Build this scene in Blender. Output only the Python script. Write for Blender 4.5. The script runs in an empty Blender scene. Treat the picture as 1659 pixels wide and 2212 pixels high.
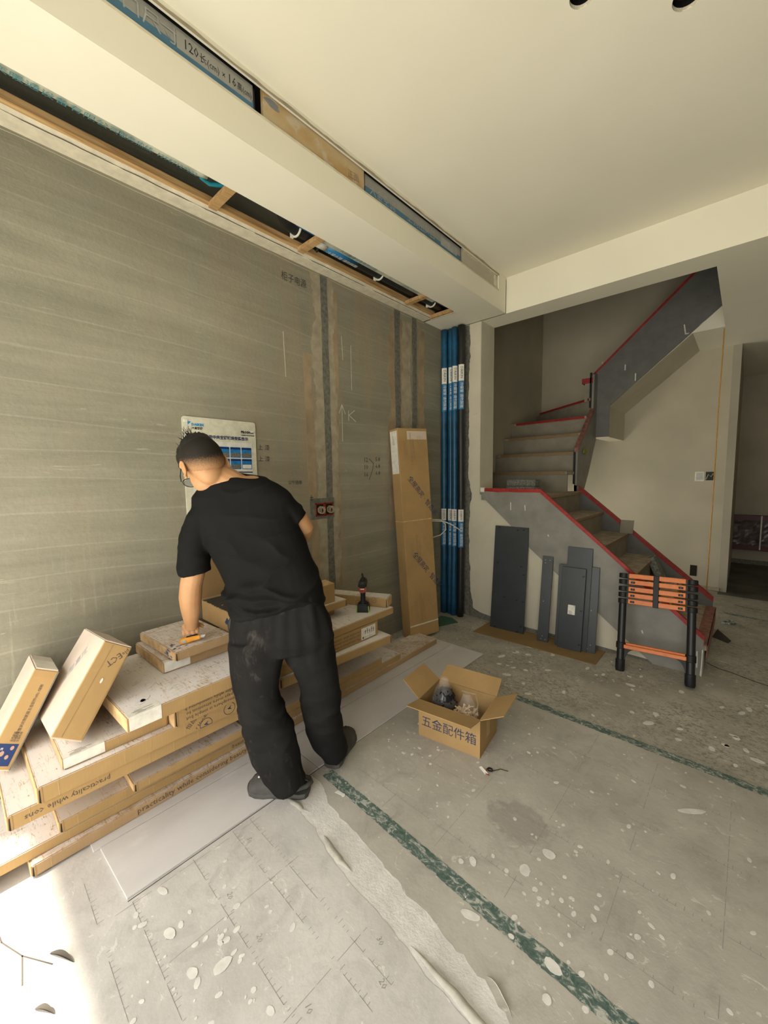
import bpy, bmesh, math, random
import numpy as np
from mathutils import Vector, Matrix, noise as mnoise
random.seed(7)
SC = bpy.context.scene
COL = SC.collection
pi = math.pi

# ------------------------------------------------------------------ camera
cam_d = bpy.data.cameras.new('camera')
cam = bpy.data.objects.new('camera', cam_d)
COL.objects.link(cam)
cam_d.sensor_fit = 'HORIZONTAL'
cam_d.sensor_width = 36.0
cam_d.lens = 36.0 * 861.95 / 1659.0
cam_d.clip_start = 0.02
YAW, PITCH, ROLL = -0.73526024, -0.09016146, -0.01243054
_f = Vector((math.sin(YAW) * math.cos(PITCH), math.cos(YAW) * math.cos(PITCH), math.sin(PITCH)))
_r0 = Vector((math.cos(YAW), -math.sin(YAW), 0))
_u0 = _r0.cross(_f)
_r = _r0 * math.cos(ROLL) + _u0 * math.sin(ROLL)
_u = -_r0 * math.sin(ROLL) + _u0 * math.cos(ROLL)
cam.matrix_world = Matrix(((_r.x, _u.x, -_f.x, 0), (_r.y, _u.y, -_f.y, 0), (_r.z, _u.z, -_f.z, 1.5), (0, 0, 0, 1)))
SC.camera = cam

# ------------------------------------------------------------------ world, sun, exposure
SC.view_settings.view_transform = 'Standard'
SC.view_settings.look = 'None'
SC.view_settings.gamma = 1.0
SC.view_settings.use_curve_mapping = False
SC.view_settings.exposure = 0.0
W = bpy.data.worlds.new('sky')
SC.world = W
W.use_nodes = True
bg = W.node_tree.nodes['Background']
# hazy overcast sky: zenith three times the horizon, dim ground below it
_t = W.node_tree
_g = _t.nodes.new('ShaderNodeTexCoord')
_x = _t.nodes.new('ShaderNodeSeparateXYZ')
_t.links.new(_g.outputs['Generated'], _x.inputs[0])
_rmp = _t.nodes.new('ShaderNodeValToRGB')
_t.links.new(_x.outputs[2], _rmp.inputs[0])
_e = _rmp.color_ramp.elements
_e[0].position, _e[0].color = 0.0, (0.335, 0.327, 0.308, 1)
_e[1].position, _e[1].color = 1.0, (1.0, 0.975, 0.92, 1)
_gr = _t.nodes.new('ShaderNodeMath')
_gr.operation = 'GREATER_THAN'
_t.links.new(_x.outputs[2], _gr.inputs[0])
_gr.inputs[1].default_value = 0.0
_mx = _t.nodes.new('ShaderNodeMix')
_mx.data_type = 'RGBA'
_t.links.new(_gr.outputs[0], _mx.inputs[0])
_mx.inputs[6].default_value = (0.62, 0.59, 0.50, 1)
_t.links.new(_rmp.outputs[0], _mx.inputs[7])
_t.links.new(_mx.outputs[2], bg.inputs[0])
bg.inputs[1].default_value = 8.0
sun_d = bpy.data.lights.new('sun', 'SUN')
sun_d.energy = 24.0
sun_d.angle = math.radians(3.0)
sun_d.color = (1.0, 0.93, 0.78)
sun = bpy.data.objects.new('sun', sun_d)
COL.objects.link(sun)
SUN_EL = math.radians(64.4)
sun.rotation_euler = Vector((0.10, math.cos(SUN_EL), -math.sin(SUN_EL))).to_track_quat('-Z', 'Y').to_euler()
# sampling portal in the open doorway behind the camera (adds no light of its own)
por_d = bpy.data.lights.new('doorway_portal', 'AREA')
por_d.shape = 'RECTANGLE'
por_d.size, por_d.size_y = 3.6, 2.45
por_d.cycles.is_portal = True
por = bpy.data.objects.new('doorway_portal', por_d)
COL.objects.link(por)
por.location = (-0.5, -0.87, 1.225)
por.rotation_euler = Vector((0, 1, 0)).to_track_quat('-Z', 'Z').to_euler()

# ------------------------------------------------------------------ materials
class NT:
    def __init__(s, name, rough=0.8, spec=0.3, metal=0.0):
        s.m = bpy.data.materials.new(name)
        s.m.use_nodes = True
        s.t = s.m.node_tree
        s.b = s.t.nodes['Principled BSDF']
        s.b.inputs['Roughness'].default_value = rough
        s.b.inputs['Specular IOR Level'].default_value = spec
        s.b.inputs['Metallic'].default_value = metal
    def node(s, typ, **k):
        n = s.t.nodes.new(typ)
        for a, v in k.items():
            setattr(n, a, v)
        return n
    def put(s, sock, v):
        if hasattr(v, 'is_output'):
            s.t.links.new(v, sock)
        elif isinstance(v, (tuple, list)) and len(v) == 3 and sock.type == 'RGBA':
            sock.default_value = (*v, 1)
        else:
            sock.default_value = v
    def pos(s):
        return s.node('ShaderNodeNewGeometry').outputs['Position']
    def obj(s):
        return s.node('ShaderNodeTexCoord').outputs['Object']
    def nrm(s):
        return s.node('ShaderNodeNewGeometry').outputs['Normal']
    def xyz(s, v):
        n = s.node('ShaderNodeSeparateXYZ')
        s.put(n.inputs[0], v)
        return n.outputs
    def map(s, v, scale=(1, 1, 1), loc=(0, 0, 0), rot=(0, 0, 0)):
        n = s.node('ShaderNodeMapping')
        s.put(n.inputs[0], v)
        n.inputs[1].default_value = loc
        n.inputs[2].default_value = rot
        n.inputs[3].default_value = scale
        return n.outputs[0]
    def noise(s, v, scale=5, detail=4, rough=0.55, dist=0.0):
        n = s.node('ShaderNodeTexNoise')
        s.put(n.inputs['Vector'], v)
        n.inputs['Scale'].default_value = scale
        n.inputs['Detail'].default_value = detail
        n.inputs['Roughness'].default_value = rough
        n.inputs['Distortion'].default_value = dist
        return n.outputs[0]
    def vor(s, v, scale=5, feature='F1', rand=1.0):
        n = s.node('ShaderNodeTexVoronoi', feature=feature)
        s.put(n.inputs['Vector'], v)
        n.inputs['Scale'].default_value = scale
        n.inputs['Randomness'].default_value = rand
        return n.outputs
    def wave(s, v, scale=5, dist=0.0, direction='X'):
        n = s.node('ShaderNodeTexWave', bands_direction=direction)
        s.put(n.inputs['Vector'], v)
        n.inputs['Scale'].default_value = scale
        n.inputs['Distortion'].default_value = dist
        return n.outputs[1]
    def mr(s, v, a, b, c=0.0, d=1.0):
        n = s.node('ShaderNodeMapRange')
        s.put(n.inputs[0], v)
        for i, q in enumerate((a, b, c, d)):
            n.inputs[1 + i].default_value = q
        return n.outputs[0]
    def math(s, op, a, b=0.0):
        n = s.node('ShaderNodeMath', operation=op)
        s.put(n.inputs[0], a)
        s.put(n.inputs[1], b)
        return n.outputs[0]
    def mix(s, f, a, b):
        n = s.node('ShaderNodeMix', data_type='RGBA')
        s.put(n.inputs[0], f)
        s.put(n.inputs[6], a)
        s.put(n.inputs[7], b)
        return n.outputs[2]
    def bump(s, h, strength=0.3, dist=0.01):
        n = s.node('ShaderNodeBump')
        s.put(n.inputs['Height'], h)
        n.inputs['Strength'].default_value = strength
        n.inputs['Distance'].default_value = dist
        s.t.links.new(n.outputs[0], s.b.inputs['Normal'])
    def col(s, v):
        s.put(s.b.inputs['Base Color'], v)
        return s

def srgb(r, g, b):
    f = lambda c: ((c / 255.0 + 0.055) / 1.055) ** 2.4 if c > 10.3 else c / 255.0 / 12.92
    return (f(r), f(g), f(b))

MATS = {}
def flat(name, c, rough=0.7, spec=0.3, metal=0.0, var=0.12, scale=30):
    n = NT(name, rough, spec, metal)
    k = n.mr(n.noise(n.obj(), scale, 3), 0.3, 0.7)
    n.col(n.mix(k, tuple(max(0, x * (1 - var)) for x in c), tuple(min(1, x * (1 + var)) for x in c)))
    MATS[name] = n.m
    return n.m

def m_paint():
    n = NT('cream_paint', 0.65, 0.25)
    p = n.pos()
    k = n.mr(n.noise(p, 1.6, 4), 0.3, 0.7)
    n.col(n.mix(k, (0.77, 0.735, 0.605), (0.81, 0.775, 0.645)))
    n.bump(n.noise(p, 60, 3), 0.04, 0.004)
    MATS['paint'] = n.m
m_paint()
def m_wallwhite():
    n = NT('white_plaster', 0.75, 0.2)
    p = n.pos()
    k = n.mr(n.noise(p, 3.0, 5), 0.3, 0.7)
    c = n.mix(k, (0.52, 0.485, 0.385), (0.60, 0.56, 0.45))
    s = n.mr(n.noise(p, 22, 5, 0.7), 0.62, 0.72)
    n.col(n.mix(n.math('MULTIPLY', s, 0.35), c, (0.42, 0.40, 0.33)))
    n.bump(n.noise(p, 14, 5), 0.12, 0.01)
    MATS['wallwhite'] = n.m
m_wallwhite()
flat('wallwhite_shaded', (0.47, 0.43, 0.335), 0.8, 0.15, scale=1.6, var=0.1)  # darker copy of the white plaster; shade of the far walls put into colour
def m_concrete():
    n = NT('cement_render', 0.62, 0.32)
    p = n.pos()
    big = n.noise(n.map(p, (1, 0.55, 1.5)), 1.3, 5, 0.6, 0.4)
    bands = n.noise(n.map(p, (1, 0.22, 2.6), rot=(0.05, 0, 0)), 3.2, 6, 0.62, 0.5)
    k = n.math('ADD', n.math('MULTIPLY', big, 0.5), n.math('MULTIPLY', bands, 0.5))
    c = n.mix(n.mr(k, 0.36, 0.62), (0.21, 0.20, 0.148), (0.31, 0.292, 0.222))
    xyz = n.xyz(p)
    tro = n.wave(n.map(p, (1, 0.16, 1), rot=(0.11, 0, 0)), 2.1, 5.0, 'Z')
    c = n.mix(n.math('MULTIPLY', n.mr(tro, 0.80, 1.0), 0.14), c, (0.15, 0.145, 0.11))
    c = n.mix(n.math('MULTIPLY', n.mr(tro, 0.012, 0.0), 0.30), c, (0.44, 0.42, 0.34))
    grit = n.mr(n.noise(p, 9, 7, 0.75), 0.40, 0.62)
    c = n.mix(n.math('MULTIPLY', grit, 0.22), c, (0.19, 0.185, 0.15))
    warm = n.mr(n.noise(n.map(p, (1, 2.2, 0.35)), 1.8, 4, 0.6), 0.42, 0.68)
    warm = n.math('MULTIPLY', warm, n.mr(xyz[1], 0.9, 2.0, 0.15, 0.8))
    c = n.mix(warm, c, (0.335, 0.255, 0.165))
    scr = n.noise(n.map(p, (1, 1.2, 11), rot=(0.09, 0, 0)), 5.0, 5, 0.7, 1.2)
    msk = n.mr(n.noise(p, 2.1, 3), 0.48, 0.62)
    c = n.mix(n.math('MULTIPLY', n.math('MULTIPLY', n.mr(scr, 0.60, 0.70), msk), 0.55), c, (0.50, 0.47, 0.38))
    drip = n.noise(n.map(p, (1, 16, 0.9)), 3.0, 4, 0.7)
    low = n.math('MULTIPLY', n.mr(xyz[1], 0.9, 0.1), n.mr(xyz[2], 1.5, 0.9))
    c = n.mix(n.math('MULTIPLY', n.math('MULTIPLY', n.mr(drip, 0.56, 0.72), low), 0.55), c, (0.50, 0.48, 0.36))
    fine = n.mr(n.noise(p, 140, 2), 0.66, 0.74)
    c = n.mix(n.math('MULTIPLY', fine, 0.3), c, (0.46, 0.44, 0.37))
    n.col(c)
    hb = n.math('ADD', n.math('MULTIPLY', bands, 0.7), n.math('MULTIPLY', n.noise(p, 45, 5), 0.35))
    n.bump(n.math('ADD', hb, n.math('MULTIPLY', scr, 0.25)), 0.42, 0.012)
    MATS['concrete'] = n.m
m_concrete()
def m_floor(name, a, b, fleck=0.0, stain=False, rough=0.6):
    n = NT(name, rough, 0.3)
    p = n.pos()
    k = n.mr(n.noise(p, 2.3, 6, 0.62), 0.36, 0.66)
    c = n.mix(k, a, b)
    sm = n.mr(n.noise(n.map(p, (1, 1, 1), rot=(0, 0, 0.5)), 7, 6, 0.72, 0.8), 0.50, 0.70)
    c = n.mix(n.math('MULTIPLY', sm, 0.45), c, tuple(x * 0.68 for x in a))
    if fleck > 0:
        f1 = n.mr(n.noise(n.map(p, (1, 1.6, 1), rot=(0, 0, 0.4)), 34, 6, 0.75, 1.0), 0.50, 0.58)
        zone = n.mr(n.noise(p, 2.4, 4), 0.34, 0.56)
        c = n.mix(n.math('MULTIPLY', n.math('MULTIPLY', f1, zone), fleck), c, (0.20, 0.185, 0.155))
    # thin dried plaster smears and small white splashes
    w = n.mr(n.noise(n.map(p, (1.0, 1.7, 1)), 11, 5, 0.7, 1.5), 0.61, 0.67)
    c = n.mix(n.math('MULTIPLY', w, 0.5), c, (0.70, 0.68, 0.62))
    wob = n.node('ShaderNodeVectorMath', operation='ADD')
    n.put(wob.inputs[0], p)
    nz = n.node('ShaderNodeTexNoise')
    n.put(nz.inputs['Vector'], p)
    nz.inputs['Scale'].default_value = 40
    sc = n.node('ShaderNodeVectorMath', operation='SCALE')
    n.put(sc.inputs[0], nz.outputs[1])
    sc.inputs[3].default_value = 0.02
    n.put(wob.inputs[1], sc.outputs[0])
    for scl, r in ((13, 0.11), (26, 0.13)):
        v = n.vor(wob.outputs[0], scl)
        rnd = n.xyz(v[1])[0]
        thr = n.mr(rnd, 0.70, 1.0, 0.0, r * 1.5)
        d = n.math('SUBTRACT', thr, v[0])
        c = n.mix(n.math('MULTIPLY', n.mr(d, 0.0, 0.04), 0.6), c, (0.72, 0.705, 0.65))
    if stain:
        xyz = n.xyz(p)
        dx = n.math('SUBTRACT', xyz[0], -0.655)
        dy = n.math('MULTIPLY', n.math('SUBTRACT', xyz[1], 1.565), 1.25)
        d = n.math('SQRT', n.math('ADD', n.math('MULTIPLY', dx, dx), n.math('MULTIPLY', dy, dy)))
        d = n.math('ADD', d, n.math('MULTIPLY', n.math('SUBTRACT', n.noise(p, 16, 6, 0.7, 0.5), 0.5), 0.28))
        c = n.mix(n.math('MULTIPLY', n.mr(d, 0.15, 0.10), 0.75), c, (0.30, 0.275, 0.25))
    n.col(c)
    n.bump(n.math('ADD', n.noise(p, 22, 6, 0.65), n.math('MULTIPLY', w, 0.25)), 0.25, 0.006)
    MATS[name] = n.m
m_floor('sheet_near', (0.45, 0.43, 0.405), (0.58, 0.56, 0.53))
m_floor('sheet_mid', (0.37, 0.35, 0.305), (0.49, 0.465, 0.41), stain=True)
m_floor('bare_floor', (0.33, 0.31, 0.26), (0.48, 0.455, 0.39), fleck=0.9)
def m_strip():
    n = NT('torn_plaster_base', 0.85, 0.15)
    p = n.pos()
    n.col(n.mix(n.mr(n.noise(p, 9, 6, 0.65), 0.35, 0.65), (0.55, 0.53, 0.50), (0.68, 0.655, 0.62)))
    n.bump(n.noise(p, 32, 6, 0.7), 0.5, 0.008)
    MATS['strip'] = n.m
m_strip()
def m_gyp():
    n = NT('grey_board_paper', 0.7, 0.25)
    p = n.pos()
    c = n.mix(n.mr(n.noise(n.map(p, (1, 0.4, 1)), 3, 5, 0.6), 0.35, 0.65), (0.50, 0.48, 0.47), (0.60, 0.58, 0.57))
    c = n.mix(n.math('MULTIPLY', n.mr(n.noise(n.map(p, (1, 0.5, 1), rot=(0, 0, 0.6)), 8, 5, 0.7), 0.58, 0.68), 0.4), c, (0.66, 0.65, 0.63))
    n.col(c)
    n.bump(n.noise(p, 60, 4), 0.08, 0.003)
    MATS['gyp'] = n.m
m_gyp()
def m_card(name, c, dust=0.0, scr=1.0):
    n = NT(name, 0.78, 0.15)
    o = n.obj()
    k = n.mr(n.noise(o, 4, 5, 0.6), 0.3, 0.7)
    cc = n.mix(k, tuple(x * 0.88 for x in c), tuple(x * 1.1 for x in c))
    flute = n.wave(o, 26, 2.0, 'X')
    cc = n.mix(n.math('MULTIPLY', flute, 0.10), cc, tuple(x * 0.75 for x in c))
    scuff = n.mr(n.noise(n.map(o, (1, 1, 3)), 18, 6, 0.75), 0.62, 0.72)
    cc = n.mix(n.math('MULTIPLY', scuff, 0.3), cc, tuple(min(1, x * 1.5) for x in c))
    if dust > 0:
        up = n.mr(n.xyz(n.nrm())[2], 0.75, 0.95)
        big = n.noise(o, 2.6, 4, 0.6, 0.8)
        brush = n.noise(n.map(o, (1.2, 9, 1), rot=(0, 0, 0.35)), 16, 6, 0.8, 0.6)
        brush2 = n.noise(n.map(o, (10, 1.4, 1), rot=(0, 0, 0.5)), 11, 6, 0.8, 0.8)
        dm = n.math('ADD', n.mr(big, 0.32, 0.62, dust * 0.55, dust * 1.15), n.math('MULTIPLY', n.math('SUBTRACT', brush, 0.5), 1.7))
        dm = n.math('SUBTRACT', dm, n.math('MULTIPLY', n.mr(brush2, 0.54, 0.66), 0.75 * scr))
        sh = n.mr(dm, 0.15, 0.75)
        dm = n.math('MULTIPLY', sh, up)
        cc = n.mix(n.math('MULTIPLY', dm, 0.92), cc, (0.76, 0.725, 0.70))
    n.col(cc)
    n.bump(n.noise(o, 30, 3), 0.06, 0.003)
    MATS[name] = n.m
m_card('card', (0.385, 0.25, 0.11))
m_card('card_dusty', (0.385, 0.25, 0.11), 1.0)
m_card('card_halfdust', (0.40, 0.265, 0.14), 0.55)
m_card('card_pale', (0.60, 0.50, 0.41), 0.9, 0.2)
m_card('card_dark', (0.27, 0.17, 0.075))
m_card('card_floor', (0.25, 0.165, 0.075))
flat('card_edge', (0.30, 0.19, 0.085))
flat('card_end', (0.55, 0.37, 0.19), var=0.2)
flat('card_crease', (0.43, 0.285, 0.135))
flat('dark_gap', (0.02, 0.015, 0.01))
flat('label_white', (0.72, 0.70, 0.63), 0.5)
flat('ink', (0.02, 0.022, 0.03))
flat('ink_blue', (0.03, 0.045, 0.095))
flat('ink_soft', (0.085, 0.07, 0.06))
flat('ink_faint', (0.24, 0.17, 0.10))
flat('ink_floor', (0.27, 0.255, 0.235))
flat('pen', (0.06, 0.055, 0.045))
flat('chalk', (0.62, 0.58, 0.48))
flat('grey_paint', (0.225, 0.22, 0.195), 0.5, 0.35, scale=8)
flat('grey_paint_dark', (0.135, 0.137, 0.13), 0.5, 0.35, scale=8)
flat('chase_cement', (0.15, 0.148, 0.122), 0.85, scale=40, var=0.3)
flat('chase_smear', (0.345, 0.30, 0.215), 0.8, scale=12, var=0.2)
flat('chase_smear_red', (0.325, 0.245, 0.155), 0.8, scale=9, var=0.2)
flat('gypsum_edge', (0.62, 0.57, 0.44), 0.8, scale=20)
flat('red_tape', (0.30, 0.022, 0.018), 0.45, 0.4, var=0.25)
flat('red_tape_dusty', (0.28, 0.13, 0.105), 0.6, 0.3, var=0.4)
flat('brown_tape', (0.25, 0.165, 0.08), 0.4, 0.4)
flat('tread_dust', (0.37, 0.31, 0.24), 0.85, scale=14, var=0.25)
flat('riser_grey', (0.27, 0.245, 0.195), 0.8, scale=7)
flat('block_stone', (0.22, 0.225, 0.20), 0.9, scale=60, var=0.5)
flat('slate_panel', (0.034, 0.040, 0.045), 0.38, 0.4, scale=6)
flat('black', (0.012, 0.012, 0.013), 0.5)
flat('black_rubber', (0.010, 0.011, 0.012), 0.45, 0.5)
flat('orange', (0.62, 0.155, 0.018), 0.4, 0.45)
flat('pipe_blue', (0.010, 0.075, 0.155), 0.35, 0.45, scale=14, var=0.3)
flat('film_blue', (0.035, 0.135, 0.235), 0.3, 0.5, scale=4, var=0.3)
flat('film_grey', (0.30, 0.295, 0.27), 0.35, 0.5, scale=6)
flat('film_text', (0.36, 0.37, 0.36), 0.4)
flat('label_blue', (0.02, 0.16, 0.36), 0.35, 0.4)
flat('cyan_tube', (0.02, 0.26, 0.34), 0.4, 0.5)
flat('pale_wrap', (0.45, 0.46, 0.36), 0.5, 0.4, scale=12, var=0.25)
flat('wrap_text', (0.06, 0.21, 0.24), 0.5)
flat('steel', (0.45, 0.45, 0.42), 0.35, 0.5, 0.7)
flat('white_plastic', (0.70, 0.68, 0.60), 0.45)
flat('red_box', (0.30, 0.03, 0.02), 0.5)
flat('copper', (0.48, 0.40, 0.28), 0.5)
flat('orange_cord', (0.55, 0.27, 0.05), 0.6)
flat('poster_white', (0.62, 0.60, 0.48), 0.45)
flat('poster_sheet', (0.70, 0.69, 0.63), 0.45)
flat('poster_navy', (0.012, 0.03, 0.12), 0.45)
flat('poster_blue', (0.02, 0.17, 0.42), 0.45, scale=60, var=0.3)
flat('poster_photo', (0.16, 0.15, 0.12), 0.5, scale=220, var=0.9)
flat('poster_grey', (0.10, 0.10, 0.11), 0.5)
flat('poster_cyan', (0.02, 0.25, 0.55), 0.45)
flat('yellow_plastic', (0.72, 0.30, 0.015), 0.35, 0.5)
flat('grey_plastic', (0.40, 0.40, 0.36), 0.4, 0.5)
flat('lime', (0.25, 0.45, 0.02), 0.4)
flat('drill_red', (0.22, 0.03, 0.015), 0.4)
flat('drill_light', (0.70, 0.45, 0.38), 0.4)
flat('croc', (0.07, 0.068, 0.062), 0.7, 0.3, scale=18, var=0.25)
flat('croc_sole', (0.13, 0.128, 0.12), 0.85, scale=30, var=0.3)
flat('hair_black', (0.008, 0.007, 0.006), 0.5, 0.4)
flat('dowel', (0.60, 0.42, 0.22), 0.7)
flat('black_bits', (0.010, 0.011, 0.016), 0.25, 0.6)
flat('green_sheet', (0.07, 0.14, 0.09), 0.5)
flat('paper', (0.66, 0.64, 0.58), 0.7)
flat('dead_leaf', (0.06, 0.05, 0.04), 0.7)
flat('splash', (0.66, 0.645, 0.60), 0.6)
flat('green_blob', (0.22, 0.27, 0.04), 0.7)
def m_wood():
    n = NT('pine_batten', 0.7, 0.25)
    o = n.pos()
    k = n.noise(n.map(o, (14, 0.9, 14)), 3.0, 5, 0.6, 1.0)
    n.col(n.mix(n.mr(k, 0.35, 0.65), (0.34, 0.195, 0.075), (0.56, 0.37, 0.175)))
    MATS['wood'] = n.m
m_wood()
def m_board():
    n = NT('blockboard', 0.75, 0.2)
    p = n.pos()
    k = n.mr(n.noise(n.map(p, (1, 0.5, 1)), 6, 5, 0.6), 0.35, 0.65)
    c = n.mix(k, (0.46, 0.31, 0.14), (0.55, 0.45, 0.29))
    c = n.mix(n.mr(n.noise(p, 9, 4), 0.55, 0.7), c, (0.55, 0.50, 0.40))
    n.col(c)
    MATS['board'] = n.m
m_board()
def m_tapegreen():
    n = NT('worn_green_tape', 0.5, 0.35)
    p = n.pos()
    k = n.noise(n.map(p, (1, 1.6, 1)), 26, 6, 0.75, 1.2)
    c = n.mix(n.mr(k, 0.35, 0.55), (0.05, 0.095, 0.08), (0.13, 0.17, 0.15))
    n.col(n.mix(n.math('MULTIPLY', n.mr(k, 0.50, 0.60), 0.85), c, (0.50, 0.50, 0.45)))
    MATS['green_tape'] = n.m
m_tapegreen()
def m_plastic_clear():
    n = NT('clear_bag', 0.15, 0.5)
    n.col((0.75, 0.72, 0.68))
    n.b.inputs['Alpha'].default_value = 0.10
    MATS['clear'] = n.m
m_plastic_clear()
def m_glass():
    n = NT('lens_glass', 0.05, 0.5)
    n.col((0.22, 0.24, 0.24))
    n.b.inputs['Alpha'].default_value = 0.45
    MATS['lens'] = n.m
m_glass()
def m_skin():
    n = NT('skin', 0.52, 0.35)
    o = n.obj()
    k = n.mr(n.noise(o, 14, 4), 0.3, 0.7)
    n.col(n.mix(k, (0.43, 0.225, 0.105), (0.50, 0.275, 0.135)))
    n.b.inputs['Subsurface Weight'].default_value = 0.08
    n.b.inputs['Subsurface Radius'].default_value = (0.01, 0.004, 0.002)
    MATS['skin'] = n.m
m_skin()
def m_cloth(name, a, b, dusty=0.0):
    n = NT(name, 0.8, 0.14)
    o = n.pos()
    k = n.mr(n.noise(o, 9, 5, 0.6), 0.3, 0.7)
    c = n.mix(k, a, b)
    if dusty:
        d = n.mr(n.noise(n.map(o, (1, 1, 0.6)), 11, 6, 0.72, 0.6), 0.55, 0.75)
        reg = n.mr(n.xyz(o)[1], 1.10, 0.85)
        c = n.mix(n.math('MULTIPLY', n.math('MULTIPLY', d, reg), dusty), c, (0.13, 0.115, 0.10))
    n.col(c)
    n.b.inputs['Sheen Weight'].default_value = 0.0
    n.bump(n.noise(o, 260, 2), 0.08, 0.001)
    MATS[name] = n.m
m_cloth('shirt_black', (0.005, 0.0048, 0.0046), (0.007, 0.0068, 0.0065))
m_cloth('trouser_black', (0.0075, 0.0072, 0.0072), (0.0125, 0.012, 0.0115), 0.42)

# ------------------------------------------------------------------ building helpers
V = Vector
XF = {}
class MB:
    """collects closed pieces of geometry and links them as one mesh object"""
    def __init__(s):
        s.v, s.f = [], []
    def add(s, vs, fs):
        n = len(s.v)
        s.v += [tuple(q) for q in vs]
        s.f += [tuple(i + n for i in f) for f in fs]
        return s
    def box(s, a, b):
        x0, y0, z0 = a
        x1, y1, z1 = b
        return s.hexa([(x0, y0, z0), (x1, y0, z0), (x1, y1, z0), (x0, y1, z0), (x0, y0, z1), (x1, y0, z1), (x1, y1, z1), (x0, y1, z1)])
    def hexa(s, p):
        return s.add(p, [(0, 3, 2, 1), (4, 5, 6, 7), (0, 1, 5, 4), (1, 2, 6, 5), (2, 3, 7, 6), (3, 0, 4, 7)])
    def obox(s, o, ax, ay, az):
        o, ax, ay, az = V(o), V(ax), V(ay), V(az)
        return s.hexa([o, o + ax, o + ax + ay, o + ay, o + az, o + ax + az, o + ax + ay + az, o + ay + az])
    def prism(s, poly, d):
        """flat polygon (3D points) thickened along vector d"""
        n = len(poly)
        d = V(d)
        p = [V(q) for q in poly]
        return s.add(p + [q + d for q in p], [tuple(range(n - 1, -1, -1)), tuple(range(n, 2 * n))] + [(i, (i + 1) % n, n + (i + 1) % n, n + i) for i in range(n)])
    def rings(s, rings, cap=True, closed=False):
        n = len(rings[0])
        m = len(rings)
        vs = [q for r in rings for q in r]
        fs = []
        for j in range(m if closed else m - 1):
            a, b = j * n, ((j + 1) % m) * n
            for i in range(n):
                k = (i + 1) % n
                fs.append((a + i, a + k, b + k, b + i))
        if cap and not closed:
            fs.append(tuple(range(n - 1, -1, -1)))
            fs.append(tuple(range((m - 1) * n, m * n)))
        return s.add(vs, fs)
    def tube(s, path, r, n=10, cap=True):
        path = [V(p) for p in path]
        rs = r if isinstance(r, (list, tuple)) else [r] * len(path)
        up = None
        rr = []
        for i, p in enumerate(path):
            t = (path[min(i + 1, len(path) - 1)] - path[max(i - 1, 0)]).normalized()
            if up is None:
                up = t.orthogonal().normalized()
            else:
                up = (up - t * up.dot(t)).normalized()
            w = t.cross(up)
            rr.append([p + (up * math.cos(2 * pi * k / n) + w * math.sin(2 * pi * k / n)) * rs[i] for k in range(n)])
        return s.rings(rr, cap)
    def disc(s, c, u, v, ru, rv, d, n=16, wob=0.0, seed=0):
        rnd = random.Random(seed)
        c, u, v = V(c), V(u), V(v)
        pts = []
        ph = [rnd.uniform(0, 6.28) for _ in range(3)]
        for k in range(n):
            a = 2 * pi * k / n
            w = 1 + wob * (math.sin(2 * a + ph[0]) * .5 + math.sin(3 * a + ph[1]) * .35 + math.sin(5 * a + ph[2]) * .25)
            pts.append(c + u * (math.cos(a) * ru * w) + v * (math.sin(a) * rv * w))
        return s.prism(pts, d)
    def ball(s, c, r, n=10, m=6):
        c = V(c)
        r = V(r) if not isinstance(r, (int, float)) else V((r, r, r))
        rr = []
        for j in range(m + 1):
            t = pi * (j + 0.02) / (m + 0.04)
            rr.append([c + V((r.x * math.sin(t) * math.cos(2 * pi * k / n), r.y * math.sin(t) * math.sin(2 * pi * k / n), -r.z * math.cos(t))) for k in range(n)])
        return s.rings(rr)
    def build(s, name, mat, parent=None, world=False, smooth=False, bevel=0.0, seg=1):
        me = bpy.data.meshes.new(name)
        vs = s.v
        if world and parent is not None and parent.name in XF:
            inv = XF[parent.name].inverted()
            vs = [inv @ V(q) for q in vs]
        me.from_pydata([tuple(q) for q in vs], [], s.f)
        bm = bmesh.new()
        bm.from_mesh(me)
        bmesh.ops.recalc_face_normals(bm, faces=bm.faces)
        if bevel > 0:
            bmesh.ops.bevel(bm, geom=[e for e in bm.edges if len(e.link_faces) == 2 and e.calc_face_angle(0) > 0.5], offset=bevel, segments=seg, affect='EDGES', clamp_overlap=True)
        bm.to_mesh(me)
        bm.free()
        return link(name, me, mat, parent, smooth)

def link(name, me, mat, parent=None, smooth=False):
    me.name = name
    me.materials.clear()
    me.materials.append(MATS[mat] if isinstance(mat, str) else mat)
    if smooth:
        me.polygons.foreach_set('use_smooth', [True] * len(me.polygons))
        if smooth == 'auto':
            me.set_sharp_from_angle(angle=math.radians(40))
    o = bpy.data.objects.new(name, me)
    COL.objects.link(o)
    if parent is not None:
        o.parent = parent
        XF[o.name] = XF.get(parent.name, Matrix.Identity(4))
    else:
        XF[o.name] = Matrix.Identity(4)
    return o

def thing(name, label, cat, loc=(0, 0, 0), rot=None, group=None):
    o = bpy.data.objects.new(name, None)
    COL.objects.link(o)
    M = Matrix.Translation(V(loc))
    if rot is not None:
        M = M @ (Matrix.Rotation(rot, 4, 'Z') if isinstance(rot, (int, float)) else rot.to_4x4())
    o.matrix_world = M
    o.empty_display_size = 0.1
    XF[o.name] = M
    tag(o, label, cat, group)
    return o

def tag(o, label, cat, group=None):
    o['label'] = label
    o['category'] = cat
    if group:
        o['group'] = group
    return o

def settle(o, loc):
    """move a lone mesh's origin to its own base without moving the mesh"""
    loc = V(loc)
    o.data.transform(Matrix.Translation(-loc))
    o.location = loc
    XF[o.name] = Matrix.Translation(loc)
    return o

def struct(o):
    o['kind'] = 'structure'
    return o

def stuff(o):
    o['kind'] = 'stuff'
    return o

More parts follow.
